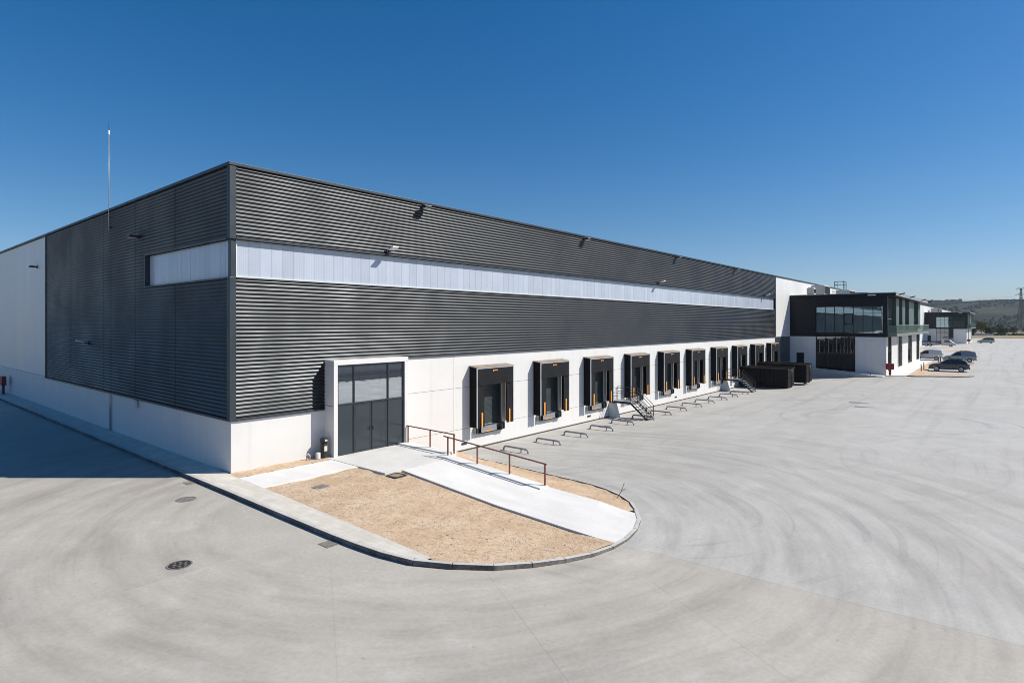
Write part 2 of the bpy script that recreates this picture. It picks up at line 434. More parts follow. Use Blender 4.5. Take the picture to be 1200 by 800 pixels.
# scrub wood on the slopes and the crest
mb = MB()
for k in range(10000):
    az = R(rnd.uniform(20, 62)); u = rnd.random()
    rr = rnd.uniform(900, 2120) if u < .62 else rnd.uniform(1960, 2110)
    dens = math.sin(az*40+rr*.006)+math.sin(az*91-rr*.01)
    if u < .62 and dens < -.4: continue
    if u >= .62 and math.sin(az*30+1)+math.sin(az*83) < -.3: continue
    p = FWD*math.cos(az)*rr+RGT*math.sin(az)*rr; z = hill_h(az, rr)*math.cos(az-R(38))
    sx = rnd.uniform(2.2, 5.2)*(1.5 if rnd.random() < .15 else 1)*(.6 if rr < 1200 else 1); hz = rnd.uniform(2.2, 5.2)*(.6 if rr < 1200 else 1)
    c = Vector((CAM.x+p.x, CAM.y+p.y, z))
    vs = [c+Vector((math.cos(a+rnd.uniform(-.3,.3))*sx*rnd.uniform(.6,1), math.sin(a)*sx*rnd.uniform(.6,1), hz*q)) for a, q in ((0,-.1),(1.26,-.1),(2.5,-.1),(3.8,-.1),(5,-.1))]
    top = [c+Vector((math.cos(a)*sx*.5*rnd.uniform(.6,1.2), math.sin(a)*sx*.5, hz*rnd.uniform(.7,1.1))) for a in (0,1.26,2.5,3.8,5)]
    mb.loft(vs, top)
for k in range(260):
    az = R(rnd.uniform(35.0, 37.4)); rr = rnd.uniform(1980, 2150); p = FWD*math.cos(az)*rr+RGT*math.sin(az)*rr; z = hill_h(az, rr)*math.cos(az-R(38))
    sx = rnd.uniform(4, 8); hz = rnd.uniform(6, 12); c = Vector((CAM.x+p.x, CAM.y+p.y, z))
    vs = [c+Vector((math.cos(a)*sx*rnd.uniform(.6,1), math.sin(a)*sx*rnd.uniform(.6,1), -1)) for a in (0,1.26,2.5,3.8,5)]
    mb.loft(vs, [c+Vector((math.cos(a)*sx*.5*rnd.uniform(.6,1.2), math.sin(a)*sx*.5, hz*rnd.uniform(.7,1.1))) for a in (0,1.26,2.5,3.8,5)])
o = mb.build('woodland', 'leaf_dark'); tag(o, 'dark scrub wood scattered over the far hillside and its crest', 'woodland', kind='stuff')

# ------------------------------------------------------------------ kerbs, pavement, island
kerb_pts = [(-1.12,62.),(-1.14,20.),(-1.15,0),(-1.18,-4),(-1.2,-8),(-1.18,-9.6),(-1.05,-11.2),(-.75,-12.15),(-.02,-13.15),(.62,-13.68),(1.8,-14.2),(3.3,-14.5),(5.05,-14.42),(6.7,-13.98),(7.85,-13.25)]
kerb_low = [(7.85,-13.25),(9.,-12.2),(10.05,-10.3),(10.62,-8.2),(11.3,-5.6),(11.8,-3.1),(12.03,-.05)]
def catmull(P, k=6):
    out = []
    for i in range(len(P)-1):
        p0 = P[max(i-1,0)]; p1 = P[i]; p2 = P[i+1]; p3 = P[min(i+2,len(P)-1)]
        n = k if math.dist(p1, p2) < 6 else 12
        for j in range(n):
            u = j/n
            out.append(tuple(.5*((2*p1[d])+(-p0[d]+p2[d])*u+(2*p0[d]-5*p1[d]+4*p2[d]-p3[d])*u*u+(-p0[d]+3*p1[d]-3*p2[d]+p3[d])*u**3) for d in (0,1)))
    return out+[P[-1]]
K1 = catmull(kerb_pts); K2 = catmull(kerb_low)
def kerb_mesh(P, w, h0, h1):
    """kerb stones laid along P (road side), w wide towards the inside"""
    mb = MB(); L = 0; step = 1.0; pts = []
    # resample into stones
    d = [0]
    for a, b in zip(P, P[1:]): d.append(d[-1]+math.dist(a, b))
    def pos(x):
        for i in range(len(P)-1):
            if x <= d[i+1]:
                u = (x-d[i])/(d[i+1]-d[i]); return Vector((P[i][0]+(P[i+1][0]-P[i][0])*u, P[i][1]+(P[i+1][1]-P[i][1])*u, 0))
        return Vector((*P[-1], 0))
    n = int(d[-1]/step)
    for i in range(n):
        xa = d[-1]*i/n+.006; xb = d[-1]*(i+1)/n-.006
        sec = []
        for x in (xa, xb):
            p = pos(x); tg = (pos(min(x+.05, d[-1]))-pos(max(x-.05, 0))).normalized(); nn = Vector((-tg.y, tg.x, 0))
            f = sm((x-(d[-1]-10.))/9.); h = h0+(h1-h0)*f
            z = ground_z(p.x, p.y)
            a, b = p, p+nn*w
            sec.append([Vector((a.x,a.y,z-.1)), Vector((b.x,b.y,z-.1)), Vector((b.x,b.y,z+h)), Vector((a.x,a.y,z+h))])
        mb.loft(*sec)
    return mb
structure(kerb_mesh(K1, .13, .14, .07).build('kerb', 'kerb_pale_top', bevel=.012))
structure(kerb_mesh(K2, .10, .07, .05).build('kerb', 'kerb_pale_top', bevel=.01))

def kerb_left(t_):      # inner edge of the tall kerb on the west side
    best = None
    for a, b in zip(K1, K1[1:]):
        if (a[1]-t_)*(b[1]-t_) <= 0 and a[1] != b[1]:
            u = (t_-a[1])/(b[1]-a[1]); s = a[0]+(b[0]-a[0])*u
            best = s if best is None else min(best, s)
    return best
KALL = K1+K2[1:]
def kerb_right(t_):
    best = None
    for a, b in zip(KALL, KALL[1:]):
        if (a[1]-t_)*(b[1]-t_) <= 0 and a[1] != b[1]:
            u = (t_-a[1])/(b[1]-a[1]); s = a[0]+(b[0]-a[0])*u
            best = s if best is None else max(best, s)
    return best
RAMP_S0, RAMP_S1 = 4.56, 7.5
def ramp_z(t_):
    d = max(0, -4.72-t_); return 1.25-.079*min(d, 5.0)-.045*max(0, d-5.0)
TEND = -14.42
def hk(s): return .14-.075*sm((s-.2)/6.5)
def walk_z(s, t_):
    return ground_z(kerb_left(max(t_, -14.0)) or -1.15, t_)+.135
def inner_s(t_):        # edge between pavement and soil
    return -.12-.04*max(0, -t_-2)
# pavement
rows = []
for i in range(60):
    t_ = 62-62*i/40. if i < 40 else -12.05*(i-39)/20.
    a = kerb_left(t_)+.132
    if t_ > 0: b = 0.0
    else: b = max(a+.002, min(inner_s(t_), 9))
    if t_ < -10.6: b = a+(b-a)*max(.0, 1)
    rows.append([(a+(b-a)*k/3, t_, (walk_z(a, t_) if t_ <= 0 else 1.215)+ (.02*k/3)) for k in range(4)])
structure(MB().sheet(rows).build('sidewalk', 'tile_paving'))
# sandy bed (island)
def soil_h(s, t_):
    l = inner_s(t_); a = max(0, min(1, (s-l)/(RAMP_S0-l)))
    n = (.018*math.sin(s*5.1+t_*3.3)+.014*math.sin(s*2.3-t_*6.7)+.02*math.sin(s*1.1+t_*.9))*max(0, min(1, 4*a, 5*(1-a)))
    zl = walk_z(s, t_)-.01; zr = min(1.17, ramp_z(t_)-.07)
    return zl*(1-a)+zr*a+n
rows = []
for i in range(56):
    t_ = -2.6-(14.28-2.6)*i/55
    kl = kerb_left(t_); l = max(inner_s(t_)-.01, kl+.12) if t_ > -12.3 else kl+.12
    r_ = RAMP_S0+.01
    kr = kerb_right(t_)
    r_ = min(r_, kr-.14)
    if r_ < l: r_ = l+.01
    row = []
    for k in range(25):
        s = l+(r_-l)*k/24; z = soil_h(s, t_)
        row.append((s, t_, max(z, ground_z(s, t_)+.03+(hk(s)-.07)*sm((-t_-12.6)/1.0)+.006*math.sin(s*5+t_*3))))
    rows.append(row)
structure(MB().sheet(rows).build('soil', 'sandy_soil', smooth=True))
rows = []       # soil strip east of the ramp
for i in range(40):
    t_ = -.02-13.1*i/39
    l = RAMP_S1-.02 if t_ < -4.05 else 8.18
    r_ = max(l+.02, kerb_right(t_)-.09)
    row = []
    for k in range(14):
        s = l+(r_-l)*k/13; u = k/13
        z = (ramp_z(t_)-.06)*(1-sm(u*1.05))+(ground_z(r_, t_)+.035)*sm(u*1.05)
        row.append((s, t_, z+.012*math.sin(s*6+t_*4)))
    rows.append(row)
structure(MB().sheet(rows).build('soil', 'sandy_soil', smooth=True))
rows = [[(s, t_, 1.235+.012*math.sin(s*7)) for s in lines((-.1,4.1,14))] for t_ in (-.0,-.4,-.95)]
structure(MB().sheet(rows).build('soil', 'sandy_soil', smooth=True))
# loose stones on the soil
mb = MB()
for k in range(1500):
    t_ = rnd.uniform(-14, -3); s = rnd.uniform(-.6, 4.4)
    kl = kerb_left(t_)
    if s < max(inner_s(t_), kl+.2): continue
    if s > kerb_right(t_)-.2: continue
    q = rnd.uniform(.008, .026)*(1.6 if rnd.random() < .08 else 1); z = soil_h(s, t_)
    z = max(z, ground_z(s, t_)+.03+(hk(s)-.07)*sm((-t_-12.6)/1.0))
    c = Vector((s, t_, z)); pts = [c+Vector((q*math.cos(a)*rnd.uniform(.6,1.2), q*math.sin(a)*rnd.uniform(.6,1.2), -.005)) for a in (0,1.5,3.1,4.6)]
    mb.loft(pts, [p+Vector((0,0,q*rnd.uniform(.5,.9)))+(c-p)*.35 for p in pts])
o = mb.build('gravel', 'pebble'); tag(o, 'loose stones scattered on the sandy bed by the entrance', 'gravel', kind='stuff')

# walkway, landing and ramp of pale concrete
mb = MB()
pts = [(-.12,-.95),(3.8,-.95),(3.8,-2.86),(-.2,-2.86)]
mb.prism([(s, t_, .9) for s, t_ in pts], (0,0,.335)); structure(mb.build('path', 'ramp_concrete', bevel=.01))
mb = MB()
pts = [(3.806,-.02),(7.6,-.02),(7.6,-4.05),(7.0,-4.05),(7.0,-4.714),(3.806,-4.62)]
mb.prism([(s, t_, .5) for s, t_ in pts], (0,0,.75)); structure(mb.build('entrance_terrace', 'slab_concrete', bevel=.01))
mb = MB(); rows = []
n = 30
topL, topR, bot = [], [], []
def ramp_end(s):
    b = -12
    for a, q in zip(KALL, KALL[1:]):
        if (a[0]-s)*(q[0]-s) <= 0 and a[0] != q[0] and a[1] < -8:
            u = (s-a[0])/(q[0]-a[0]); b = min(b, a[1]+(q[1]-a[1])*u)
    return b
cols = []
for k in range(9):
    s = RAMP_S0+(RAMP_S1-RAMP_S0)*k/8; e = ramp_end(s)+.135; col = []
    for i in range(n+1):
        t_ = -4.72+(e+4.72)*i/n; z = ramp_z(t_)
        kz = ground_z(s, e)+hk(s)-.008; bl = sm((t_-(e+1.5))/-1.5); z = z*(1-bl)+min(z, kz)*bl
        col.append((s, t_, z))
    cols.append(col)
mb.sheet(cols)
side = [(RAMP_S0, p[1], p[2]-.35) for p in cols[0]]; mb.sheet([side, cols[0]])
side = [(RAMP_S1, p[1], p[2]-.35) for p in cols[-1]]; mb.sheet([side, cols[-1]])
bmesh.ops.remove_doubles(mb.bm, verts=mb.bm.verts, dist=.0005)
structure(mb.build('ramp', 'ramp_concrete'))
mb = MB()       # low upstand that carries the rail posts
mb.loft([(6.98,-4.72,1.1),(7.5,-4.72,1.1),(7.5,-4.72,1.30),(6.98,-4.72,1.30)], [(6.98,-9.7,.5),(7.5,-9.7,.5),(7.5,-9.7,ramp_z(-9.7)+.05),(6.98,-9.7,ramp_z(-9.7)+.05)])
mb.box((7.004,-4.06,1.0),(7.52,-4.716,1.302))
structure(mb.build('ramp_curb', 'ramp_concrete', bevel=.008))
mb = MB(); mb.box((7.604,-.72,.6),(8.2,-4.05,1.302)); structure(mb.build('ramp_curb', 'ramp_concrete', bevel=.008))

# ------------------------------------------------------------------ the warehouse
WH = thing('warehouse', 'long warehouse with dark ribbed cladding above a white concrete base and pale window band', 'warehouse')
SEND, TOP, ZB, ZT, ZC, ZE, CW = 69.4, 13.25, 8.82, 10.29, 3.23, 5.3, 28.1
dock_s = [13.14+k*5.77 if k < 6 else 41.99+(k-5)*5.985 for k in range(10)]
DW = 3.13
def wall_cells(mb, axis, a_cuts, z_cuts, depth, holes=(), gap=.009):
    """panels of a wall: axis 's' -> plane t=0 (faces -t), axis 't' -> plane s=0 (faces -s)"""
    for a0, a1 in zip(a_cuts, a_cuts[1:]):
        for z0, z1 in zip(z_cuts, z_cuts[1:]):
            hh = [h for h in holes if h[0] < a1 and h[1] > a0 and h[2] < z1 and h[3] > z0]
            A = [a0+gap]; Zs = [z0+gap, z1-gap]
            A.append(a1-gap)
            for h in hh:
                A += [min(max(h[0], A[0]), a1-gap), min(max(h[1], A[0]), a1-gap)]; Zs += [min(max(h[2], z0+gap), z1-gap), min(max(h[3], z0+gap), z1-gap)]
            A = sorted(set(A)); Zs = sorted(set(Zs))
            for b0, b1 in zip(A, A[1:]):
                for y0, y1 in zip(Zs, Zs[1:]):
                    cx, cz = (b0+b1)/2, (y0+y1)/2
                    if any(h[0] < cx < h[1] and h[2] < cz < h[3] for h in hh): continue
                    if axis == 's': mb.poly([(b0,0,y0),(b1,0,y0),(b1,0,y1),(b0,0,y1)])
                    else: mb.poly([(0,b0,y0),(0,b1,y0),(0,b1,y1),(0,b0,y1)])
            # joint flanks
            for e in (a0+gap, a1-gap):
                if axis == 's': mb.poly([(e,0,z0+gap),(e,depth,z0+gap),(e,depth,z1-gap),(e,0,z1-gap)])
                else: mb.poly([(0,e,z0+gap),(depth,e,z0+gap),(depth,e,z1-gap),(0,e,z1-gap)])
            for e in (z0+gap, z1-gap):
                segs = [(a0+gap, a1-gap)]
                if axis == 's': mb.poly([(a0+gap,0,e),(a1-gap,0,e),(a1-gap,.02,e),(a0+gap,.02,e)])
                else: mb.poly([(0,a0+gap,e),(0,a1-gap,e),(.02,a1-gap,e),(.02,a0+gap,e)])
    # opening reveals
    for h in holes:
        a0, a1, z0, z1 = h
        d = .32
        for q in ([(a0,0,z0),(a0,d,z0),(a0,d,z1),(a0,0,z1)], [(a1,0,z0),(a1,d,z0),(a1,d,z1),(a1,0,z1)], [(a0,0,z1),(a1,0,z1),(a1,d,z1),(a0,d,z1)], [(a0,0,z0),(a1,0,z0),(a1,d,z0),(a0,d,z0)]):
            mb.poly(q)
holes = [(d+.34, d+2.76, 1.25, 4.15) for d in dock_s]
mb = MB()
seams = [0.]+[.5+11.42*k for k in range(1, 7)]
wall_cells(mb, 's', [0., 4.06], [-.3, 3.22], .02)
mb.build('wall', 'white_concrete', WH); mb = MB()
wall_cells(mb, 's', [8.16, 11.92]+[11.92+11.47*k for k in range(1, 6)]+[SEND], [-.3, 1.22, 3.5, ZE], .02, holes)
bmesh.ops.remove_doubles(mb.bm, verts=mb.bm.verts, dist=.0004); mb.build('wall', 'white_concrete', WH); mb = MB()
wall_cells(mb, 't', [0., 5.0, 9.75, 20.2, 31, 42, 61.], [.9, 3.22], .02)
bmesh.ops.remove_doubles(mb.bm, verts=mb.bm.verts, dist=.0004)
mb.build('wall', 'white_concrete', WH)
mb = MB(); wall_cells(mb, 's', [SEND+.16]+[SEND+.16+5.1*k for k in range(1, 10)]+[119.5], [ZE+.02, TOP-.15], .03, gap=.006); mb.build('wall', 'white_panel', WH); mb = MB()
wall_cells(mb, 't', [CW+.12]+[CW+.12+1.6*k for k in range(1, 21)], [3.34, TOP-.15], .03, gap=.005)
mb.build('wall', 'white_panel', WH)
mb = MB()
# solid core behind joints (keeps light out)
mb.poly([(0.03,.022,-.3),(4.1,.022,-.3),(4.1,.022,ZC),(0.03,.022,ZC)])
for a, b in zip([8.16]+[d+2.76 for d in dock_s], [d+.34 for d in dock_s]+[SEND]): mb.poly([(a,.022,-.3),(b,.022,-.3),(b,.022,ZE),(a,.022,ZE)])
for d in dock_s:
    mb.poly([(d+.34,.022,-.3),(d+2.76,.022,-.3),(d+2.76,.022,1.24),(d+.34,.022,1.24)]); mb.poly([(d+.34,.022,4.16),(d+2.76,.022,4.16),(d+2.76,.022,ZE),(d+.34,.022,ZE)])
mb.poly([(.022,.022,.8),(.022,61,.8),(.022,61,3.3),(.022,.022,3.3)])
mb.poly([(SEND,.035,ZE),(119.5,.035,ZE),(119.5,.035,TOP-.1),(SEND,.035,TOP-.1)])
mb.poly([(.035,CW,3.3),(.035,61,3.3),(.035,61,TOP-.1),(.035,CW,TOP-.1)])
mb.build('wall_core', 'grey_backing', WH)
mb = MB(); mb.box((.12,.45,-.2),(119.4,61,TOP-.4)); mb.box((SEND+.1,.05,-.3),(76.3,.4,ZE-.02)); mb.build('inner_shell', 'dark_back', WH)
# dark recess under the pale end wall
mb = MB(); mb.box((SEND+.02,-.004,-.3),(76.2,.045,ZE)); mb.build('panel', 'dark_trim', WH)
# dark line at the foot of the dock wall
mb = MB(); mb.box((12.06,-.035,-.05),(SEND,-.003,.07)); mb.build('foot_joint', 'rust_rim', WH)

def ribbed(mb, axis, a0, a1, z0, z1, off, pitch=.1555, amp=.042):
    n = max(1, round((z1-z0)/pitch)); p = (z1-z0)/n; prof = []
    shape = [(0,0),(.04,.03),(.40,.93),(.47,1.),(.53,1.),(.58,.94),(.95,.06)]
    for i in range(n):
        for u, q in shape: prof.append((z0+(i+u)*p, q*amp))
    prof.append((z1, 0))
    if axis == 's': rows = [[(a, -(off+d), z) for z, d in prof] for a in (a0, a1)]
    else: rows = [[(-(off+d), a, z) for z, d in prof] for a in (a0, a1)]
    mb.sheet(rows)
def clad(axis, pieces, name='cladding'):
    mb = MB()
    for (a0, a1, z0, z1) in pieces: ribbed(mb, axis, a0, a1, z0, z1, .03)
    return mb.build(name, 'cladding_metal', WH, smooth=True)
clad('s', [(.16, SEND-.1, ZT+.09, TOP-.14)])
PZ = (ZB-.06-(ZC+.09))/35
clad('s', [(.16, 4.055, ZC+.09, ZC+.09+13*PZ), (.16, SEND-.1, ZC+.09+13*PZ, ZB-.06)])
cuts = [.16, 5.3, 10.38, 14.17, 15.45, 21.97, CW-.05]
up = []; lo = []
for a, b in zip(cuts, cuts[1:]):
    up.append((a+.03, b-.03, ZT+.09, TOP-.14)); lo.append((a+.03, b-.03, ZC+.09, ZB-.06))
clad('t', up); clad('t', lo)
clad('t', [(8.98, 10.35, ZB-.06, ZT+.09), (10.41, 14.14, ZB-.06, ZT+.09), (14.20, 15.42, ZB-.06, ZT+.09), (15.48, 21.94, ZB-.06, ZT+.09), (22.0, CW-.06, ZB-.06, ZT+.09)])
mb = MB()   # dark sheet behind the ribs
mb.poly([(0.1,-.012,ZC+.02),(4.055,-.012,ZC+.02),(4.055,-.012,ZE+.04),(0.1,-.012,ZE+.04)])
mb.poly([(0.1,-.012,ZE+.041),(SEND,-.012,ZE+.041),(SEND,-.012,ZB),(0.1,-.012,ZB)])
mb.poly([(0.1,-.012,ZT),(SEND,-.012,ZT),(SEND,-.012,TOP-.1),(0.1,-.012,TOP-.1)])
mb.poly([(-.012,.1,ZC+.02),(-.012,CW,ZC+.02),(-.012,CW,ZB),(-.012,.1,ZB)])
mb.poly([(-.012,8.95,ZB),(-.012,CW,ZB),(-.012,CW,ZT),(-.012,8.95,ZT)])
mb.poly([(-.012,.1,ZT),(-.012,CW,ZT),(-.012,CW,TOP-.1),(-.012,.1,TOP-.1)])
mb.build('cladding_back', 'dark_back', WH)
# trims: corner posts, parapet caps, flashings
mb = MB()
for z0, z1 in ((ZC, ZB-.005), (ZT+.005, TOP-.12)):
    mb.box((-.09,-.09,z0),(.17,-.005,z1)); mb.box((-.089,-.004,z0+.002),(-.005,.16,z1-.002))
mb.box((-.02,-.02,ZB-.005),(.20,.2,ZT+.005))
mb.build('corner_trim', 'dark_trim', WH, bevel=.012)
mb = MB()
mb.box((-.12,-.12,TOP-.12),(119.6,.42,TOP)); mb.box((-.12,.421,TOP-.121),(.42,61,TOP-.001))
mb.build('parapet_cap', 'dark_trim', WH, bevel=.012)
mb = MB()
mb.box((.171,-.105,ZT),(SEND+.02,-.004,ZT+.085)); mb.box((.201,-.085,ZB-.065),(SEND+.02,.14,ZB))
mb.box((4.06,-.095,ZE+.002),(SEND+.02,-.006,ZE+.085)); mb.box((.171,-.095,ZC),(4.05,-.006,ZC+.085))
mb.box((-.105,.161,ZT),(-.004,9.05,ZT+.085)); mb.box((-.085,.201,ZB-.065),(.14,9.05,ZB)); mb.box((-.095,.161,ZC),(-.006,CW+.02,ZC+.085))
mb.box((SEND-.1,-.10,ZE+.086),(SEND+.15,-.003,TOP-.122)); mb.box((-.10,CW-.05,ZC+.086),(-.003,CW+.09,TOP-.122))
mb.box((-.10,8.92,ZB+.002),(.13,9.0,ZT-.002))
mb.build('flashing', 'dark_trim', WH, bevel=.008)
mb = MB(); mb.box((-.13,CW+.1,3.26),(-.003,61,3.34)); mb.build('drip_edge', 'unit_white', WH)
# window band of ribbed polycarbonate
def band(axis, a0, a1, step):
    mb = MB(); a = a0
    while a < a1-.02:
        b = min(a+step, a1)
        for (x0, x1, d) in ((a+.012, b-.012, .11), (a-.012, a+.012, .106)):
            x0 = max(x0, a0); 
            if axis == 's': mb.box((x0, d, ZB+.002), (x1, d+.06, ZT-.002))
            else: mb.box((d, x0, ZB+.002), (d+.06, x1, ZT-.002))
        a = b
    return mb
ob = band('s', .26, SEND-.12, .483).build('window_band', 'polycarbonate', WH, bevel=.006)
mb = MB(); mb.box((.201,.05,ZB+.001),(.258,.16,ZT-.001)); mb.box((.202,.04,ZB+.001),(SEND-.1,.105,ZB+.06)); mb.build('frame', 'unit_white', ob)
band('t', .22, 8.9, .483).build('window_band', 'polycarbonate', WH, bevel=.006)
mb = MB(); mb.poly([(.2,.18,ZB),(SEND,.18,ZB),(SEND,.18,ZT),(.2,.18,ZT)]); mb.poly([(.18,.2,ZB),(.18,9,ZB),(.18,9,ZT),(.18,.2,ZT)]); mb.build('window_back', 'polycarbonate', WH)
mb = MB(); mb.box((.43,.43,TOP-.42),(119.3,60.9,TOP-.25)); mb.build('roof', 'grey_backing', WH)

# glazed entrance
EN = MB()
for a, b in (((4.05,-.76,1.0),(4.25,.02,5.2)), ((7.95,-.76,1.0),(8.17,.02,5.2)), ((4.05,-.76,5.203),(8.17,.02,5.41))): EN.box(a, b)
EN = EN.build('entrance_portal', 'white_concrete', WH, bevel=.012)
mb = MB(); mb.box((4.04,-.76,3.43),(4.049,0,3.45)); mb.build('joint', 'grey_backing', EN)
mb = MB()
F = .07; y0, y1 = -.70, -.60
for s in (4.252, 5.09, 6.97, 7.868): mb.box((s, y0, 1.25), (s+F, y1, 5.198))
for z in (3.44, 5.125): mb.box((4.323, y0+.001, z), (7.867, y1-.001, z+.07))
mb.box((4.323,y0+.002,1.252),(5.089,y1,1.31)); mb.box((7.041,y0+.002,1.252),(7.867,y1,1.31))
mb.build('door_frame', 'door_frame', EN, bevel=.006)
mb = MB(); mb.box((4.33,-.66,1.312),(5.085,-.62,3.435)); mb.build('side_panel', 'door_slate', EN)
mb = MB(); mb.box((7.045,-.66,1.312),(7.86,-.62,3.435)); mb.build('side_panel', 'door_slate', EN)
for s0, hx in ((5.165, 6.0), (6.07, 6.11)):
    mb = MB(); mb.box((s0,-.675,1.262),(s0+.885,-.63,3.43)); d = mb.build('door', 'door_slate', EN, bevel=.01)
    mb = MB()
    for a, b in (((s0+.02,-.69,1.28),(s0+.09,-.676,3.41)), ((s0+.795,-.69,1.28),(s0+.865,-.676,3.41)), ((s0+.091,-.69,3.33),(s0+.794,-.676,3.41)), ((s0+.091,-.69,1.28),(s0+.794,-.676,1.42))): mb.box(a, b)
for s0, s1 in ((4.323, 5.089), (5.161, 6.969), (7.041, 7.867)):
    mb = MB(); mb.box((s0,-.652,3.512),(s1,-.63,5.123)); mb.build('glass_pane', 'glass_entrance', EN)
mb = MB(); mb.box((4.26,-.58,1.25),(7.94,-.4,5.19)); mb.build('lobby_back', 'dark_back', EN)
for s in (5.98, 6.14): mb = MB(); mb.tube([(s,-.675,2.25),(s,-.74,2.25),(s+(.12 if s > 6.05 else -.12),-.74,2.25)], .014); mb.box((s-.015,-.70,2.18),(s+.015,-.676,2.36)); mb.build('handle', 'steel_dark', EN)
mb = MB()
for s0 in (5.165, 6.07):
    for a, b in (((s0+.01,-.683,1.27),(s0+.07,-.676,3.42)), ((s0+.815,-.683,1.27),(s0+.875,-.676,3.42)), ((s0+.071,-.683,3.36),(s0+.814,-.676,3.42)), ((s0+.071,-.683,1.27),(s0+.814,-.676,1.36))): mb.box(a, b)
mb.build('door_stile', 'door_frame', EN)
mb = MB(); mb.box((8.2,-.06,2.86),(8.34,-.002,3.06)); mb.lathe([(.03,-.14),(.05,-.12),(.05,-.05)], (8.27,0,2.95), 10, 'y'); mb.build('intercom', 'galvanised', WH, bevel=.01)

# small fittings of the warehouse
for s in (12.55, 25.2, 39.6, 53.5):
    mb = MB(); mb.box((s,-.03,.34),(s+.42,-.002,.46)); mb.box((s+.06,-.045,.37),(s+.36,-.031,.43))
    tag(mb.build('wall_vent', 'steel_dark', bevel=.008), {12.55:'small dark slot vent low on the white wall beside the brown handrail', 25.2:'small dark slot vent low on the wall before the near steel stair', 39.6:'small dark slot vent low on the wall between the two steel stairs', 53.5:'small dark vent low on the wall behind the far stair'}[s], 'vent', 'slot vents along the dock wall foot')
tag(MB().tube([(-.07,14.2,1.25),(-.07,14.2,3.1),(-.05,14.2,3.2)], .05).build('downpipe', 'galvanised'), 'grey pipe running down the shaded white base of the side wall', 'pipe')
mb = MB(); mb.box((-.12,10.0,2.85),(-.003,10.4,3.2)); o = mb.build('junction_box', 'galvanised', bevel=.012); tag(o, 'small grey junction box on the shaded side wall under the cladding', 'electric box')
t0 = thing('mast', 'tall thin pale mast fixed to the dark side cladding, rising above the roof', 'mast', (-.15,14.16,12.05))
mb = MB(); mb.tube([(0,0,0),(0,0,5.15)], .023, 8); mb.build('pole', 'galvanised', t0)
mb = MB(); mb.lathe([(.03,5.15),(.05,5.18),(.05,5.36),(.03,5.4)], n=12); mb.build('tip', 'unit_white', t0)
mb = MB(); mb.tube([(0,0,5.4),(0,0,5.95)], .008, 6); mb.build('rod', 'steel_dark', t0)
for z in (.15, .7): mb = MB(); mb.box((0,-.02,z),(.13,.02,z+.04)); mb.build('bracket', 'steel_dark', t0)

# floodlights
def floodlight(loc, rz, label, group, style):
    o = thing('floodlight', label, 'floodlight', loc, rz, group)
    if style == 'box':
        mb = MB(); mb.box((-.22,-.48,-.06),(.22,-.14,.06)); mb.build('housing', 'steel_dark', o, bevel=.02)
        mb = MB(); mb.box((-.18,-.44,-.075),(.18,-.18,-.061)); mb.build('lens', 'lamp_clear', o)
        mb = MB(); mb.box((-.05,-.15,-.04),(.05,-.04,.04)); mb.box((-.1,-.05,-.1),(.1,-.005,.1)); mb.build('bracket', 'steel_dark', o)
        mb = MB(); mb.box((-.225,-.46,.062),(.225,-.16,.075)); mb.build('lid', 'beige_metal', o)
    else:
        mb = MB(); mb.loft([(-.17,-.62,.14),(.17,-.62,.14),(.17,-.26,.02),(-.17,-.26,.02)], [(-.17,-.60,.20),(.17,-.60,.20),(.17,-.24,.10),(-.17,-.24,.10)]); mb.build('housing', 'unit_white', o, bevel=.015)
        mb = MB(); mb.bar((0,-.3,.06),(0,-.06,.0), .06); mb.box((-.12,-.08,-.1),(.12,-.005,.1)); mb.build('bracket', 'steel_dark', o)
    return o
for i, (s, z) in enumerate(((9.67,12.93),(24.62,12.96),(39.66,12.96),(54.58,12.96))):
    floodlight((s,-.075,z), 0, f'flat dark floodlight under the roof edge of the dock facade, {ORD[i]} from the front corner', 'floodlights along the roof edge', 'box')
for i, (s, z) in enumerate(((7.45,10.5),(36.12,10.5),(64.89,10.5))):
    floodlight((s,-.10,z), 0, f'pale tilted lamp just above the window band, {ORD[i]} from the front corner', 'lamps above the window band', 'tilt')
for (t_, z, lb) in ((9.78,11.28,'dark lamp on the shaded side cladding near the window end'), (18.05,5.88,'small pale lamp low on the shaded side cladding'), (30.81,11.12,'dark lamp on the plain grey panels at the far end of the side wall')):
    floodlight((-.075 if t_ < 28 else -.003, t_, z), R(-90), lb, 'lamps on the shaded side wall', 'tilt' if t_ == 18.05 else 'box')

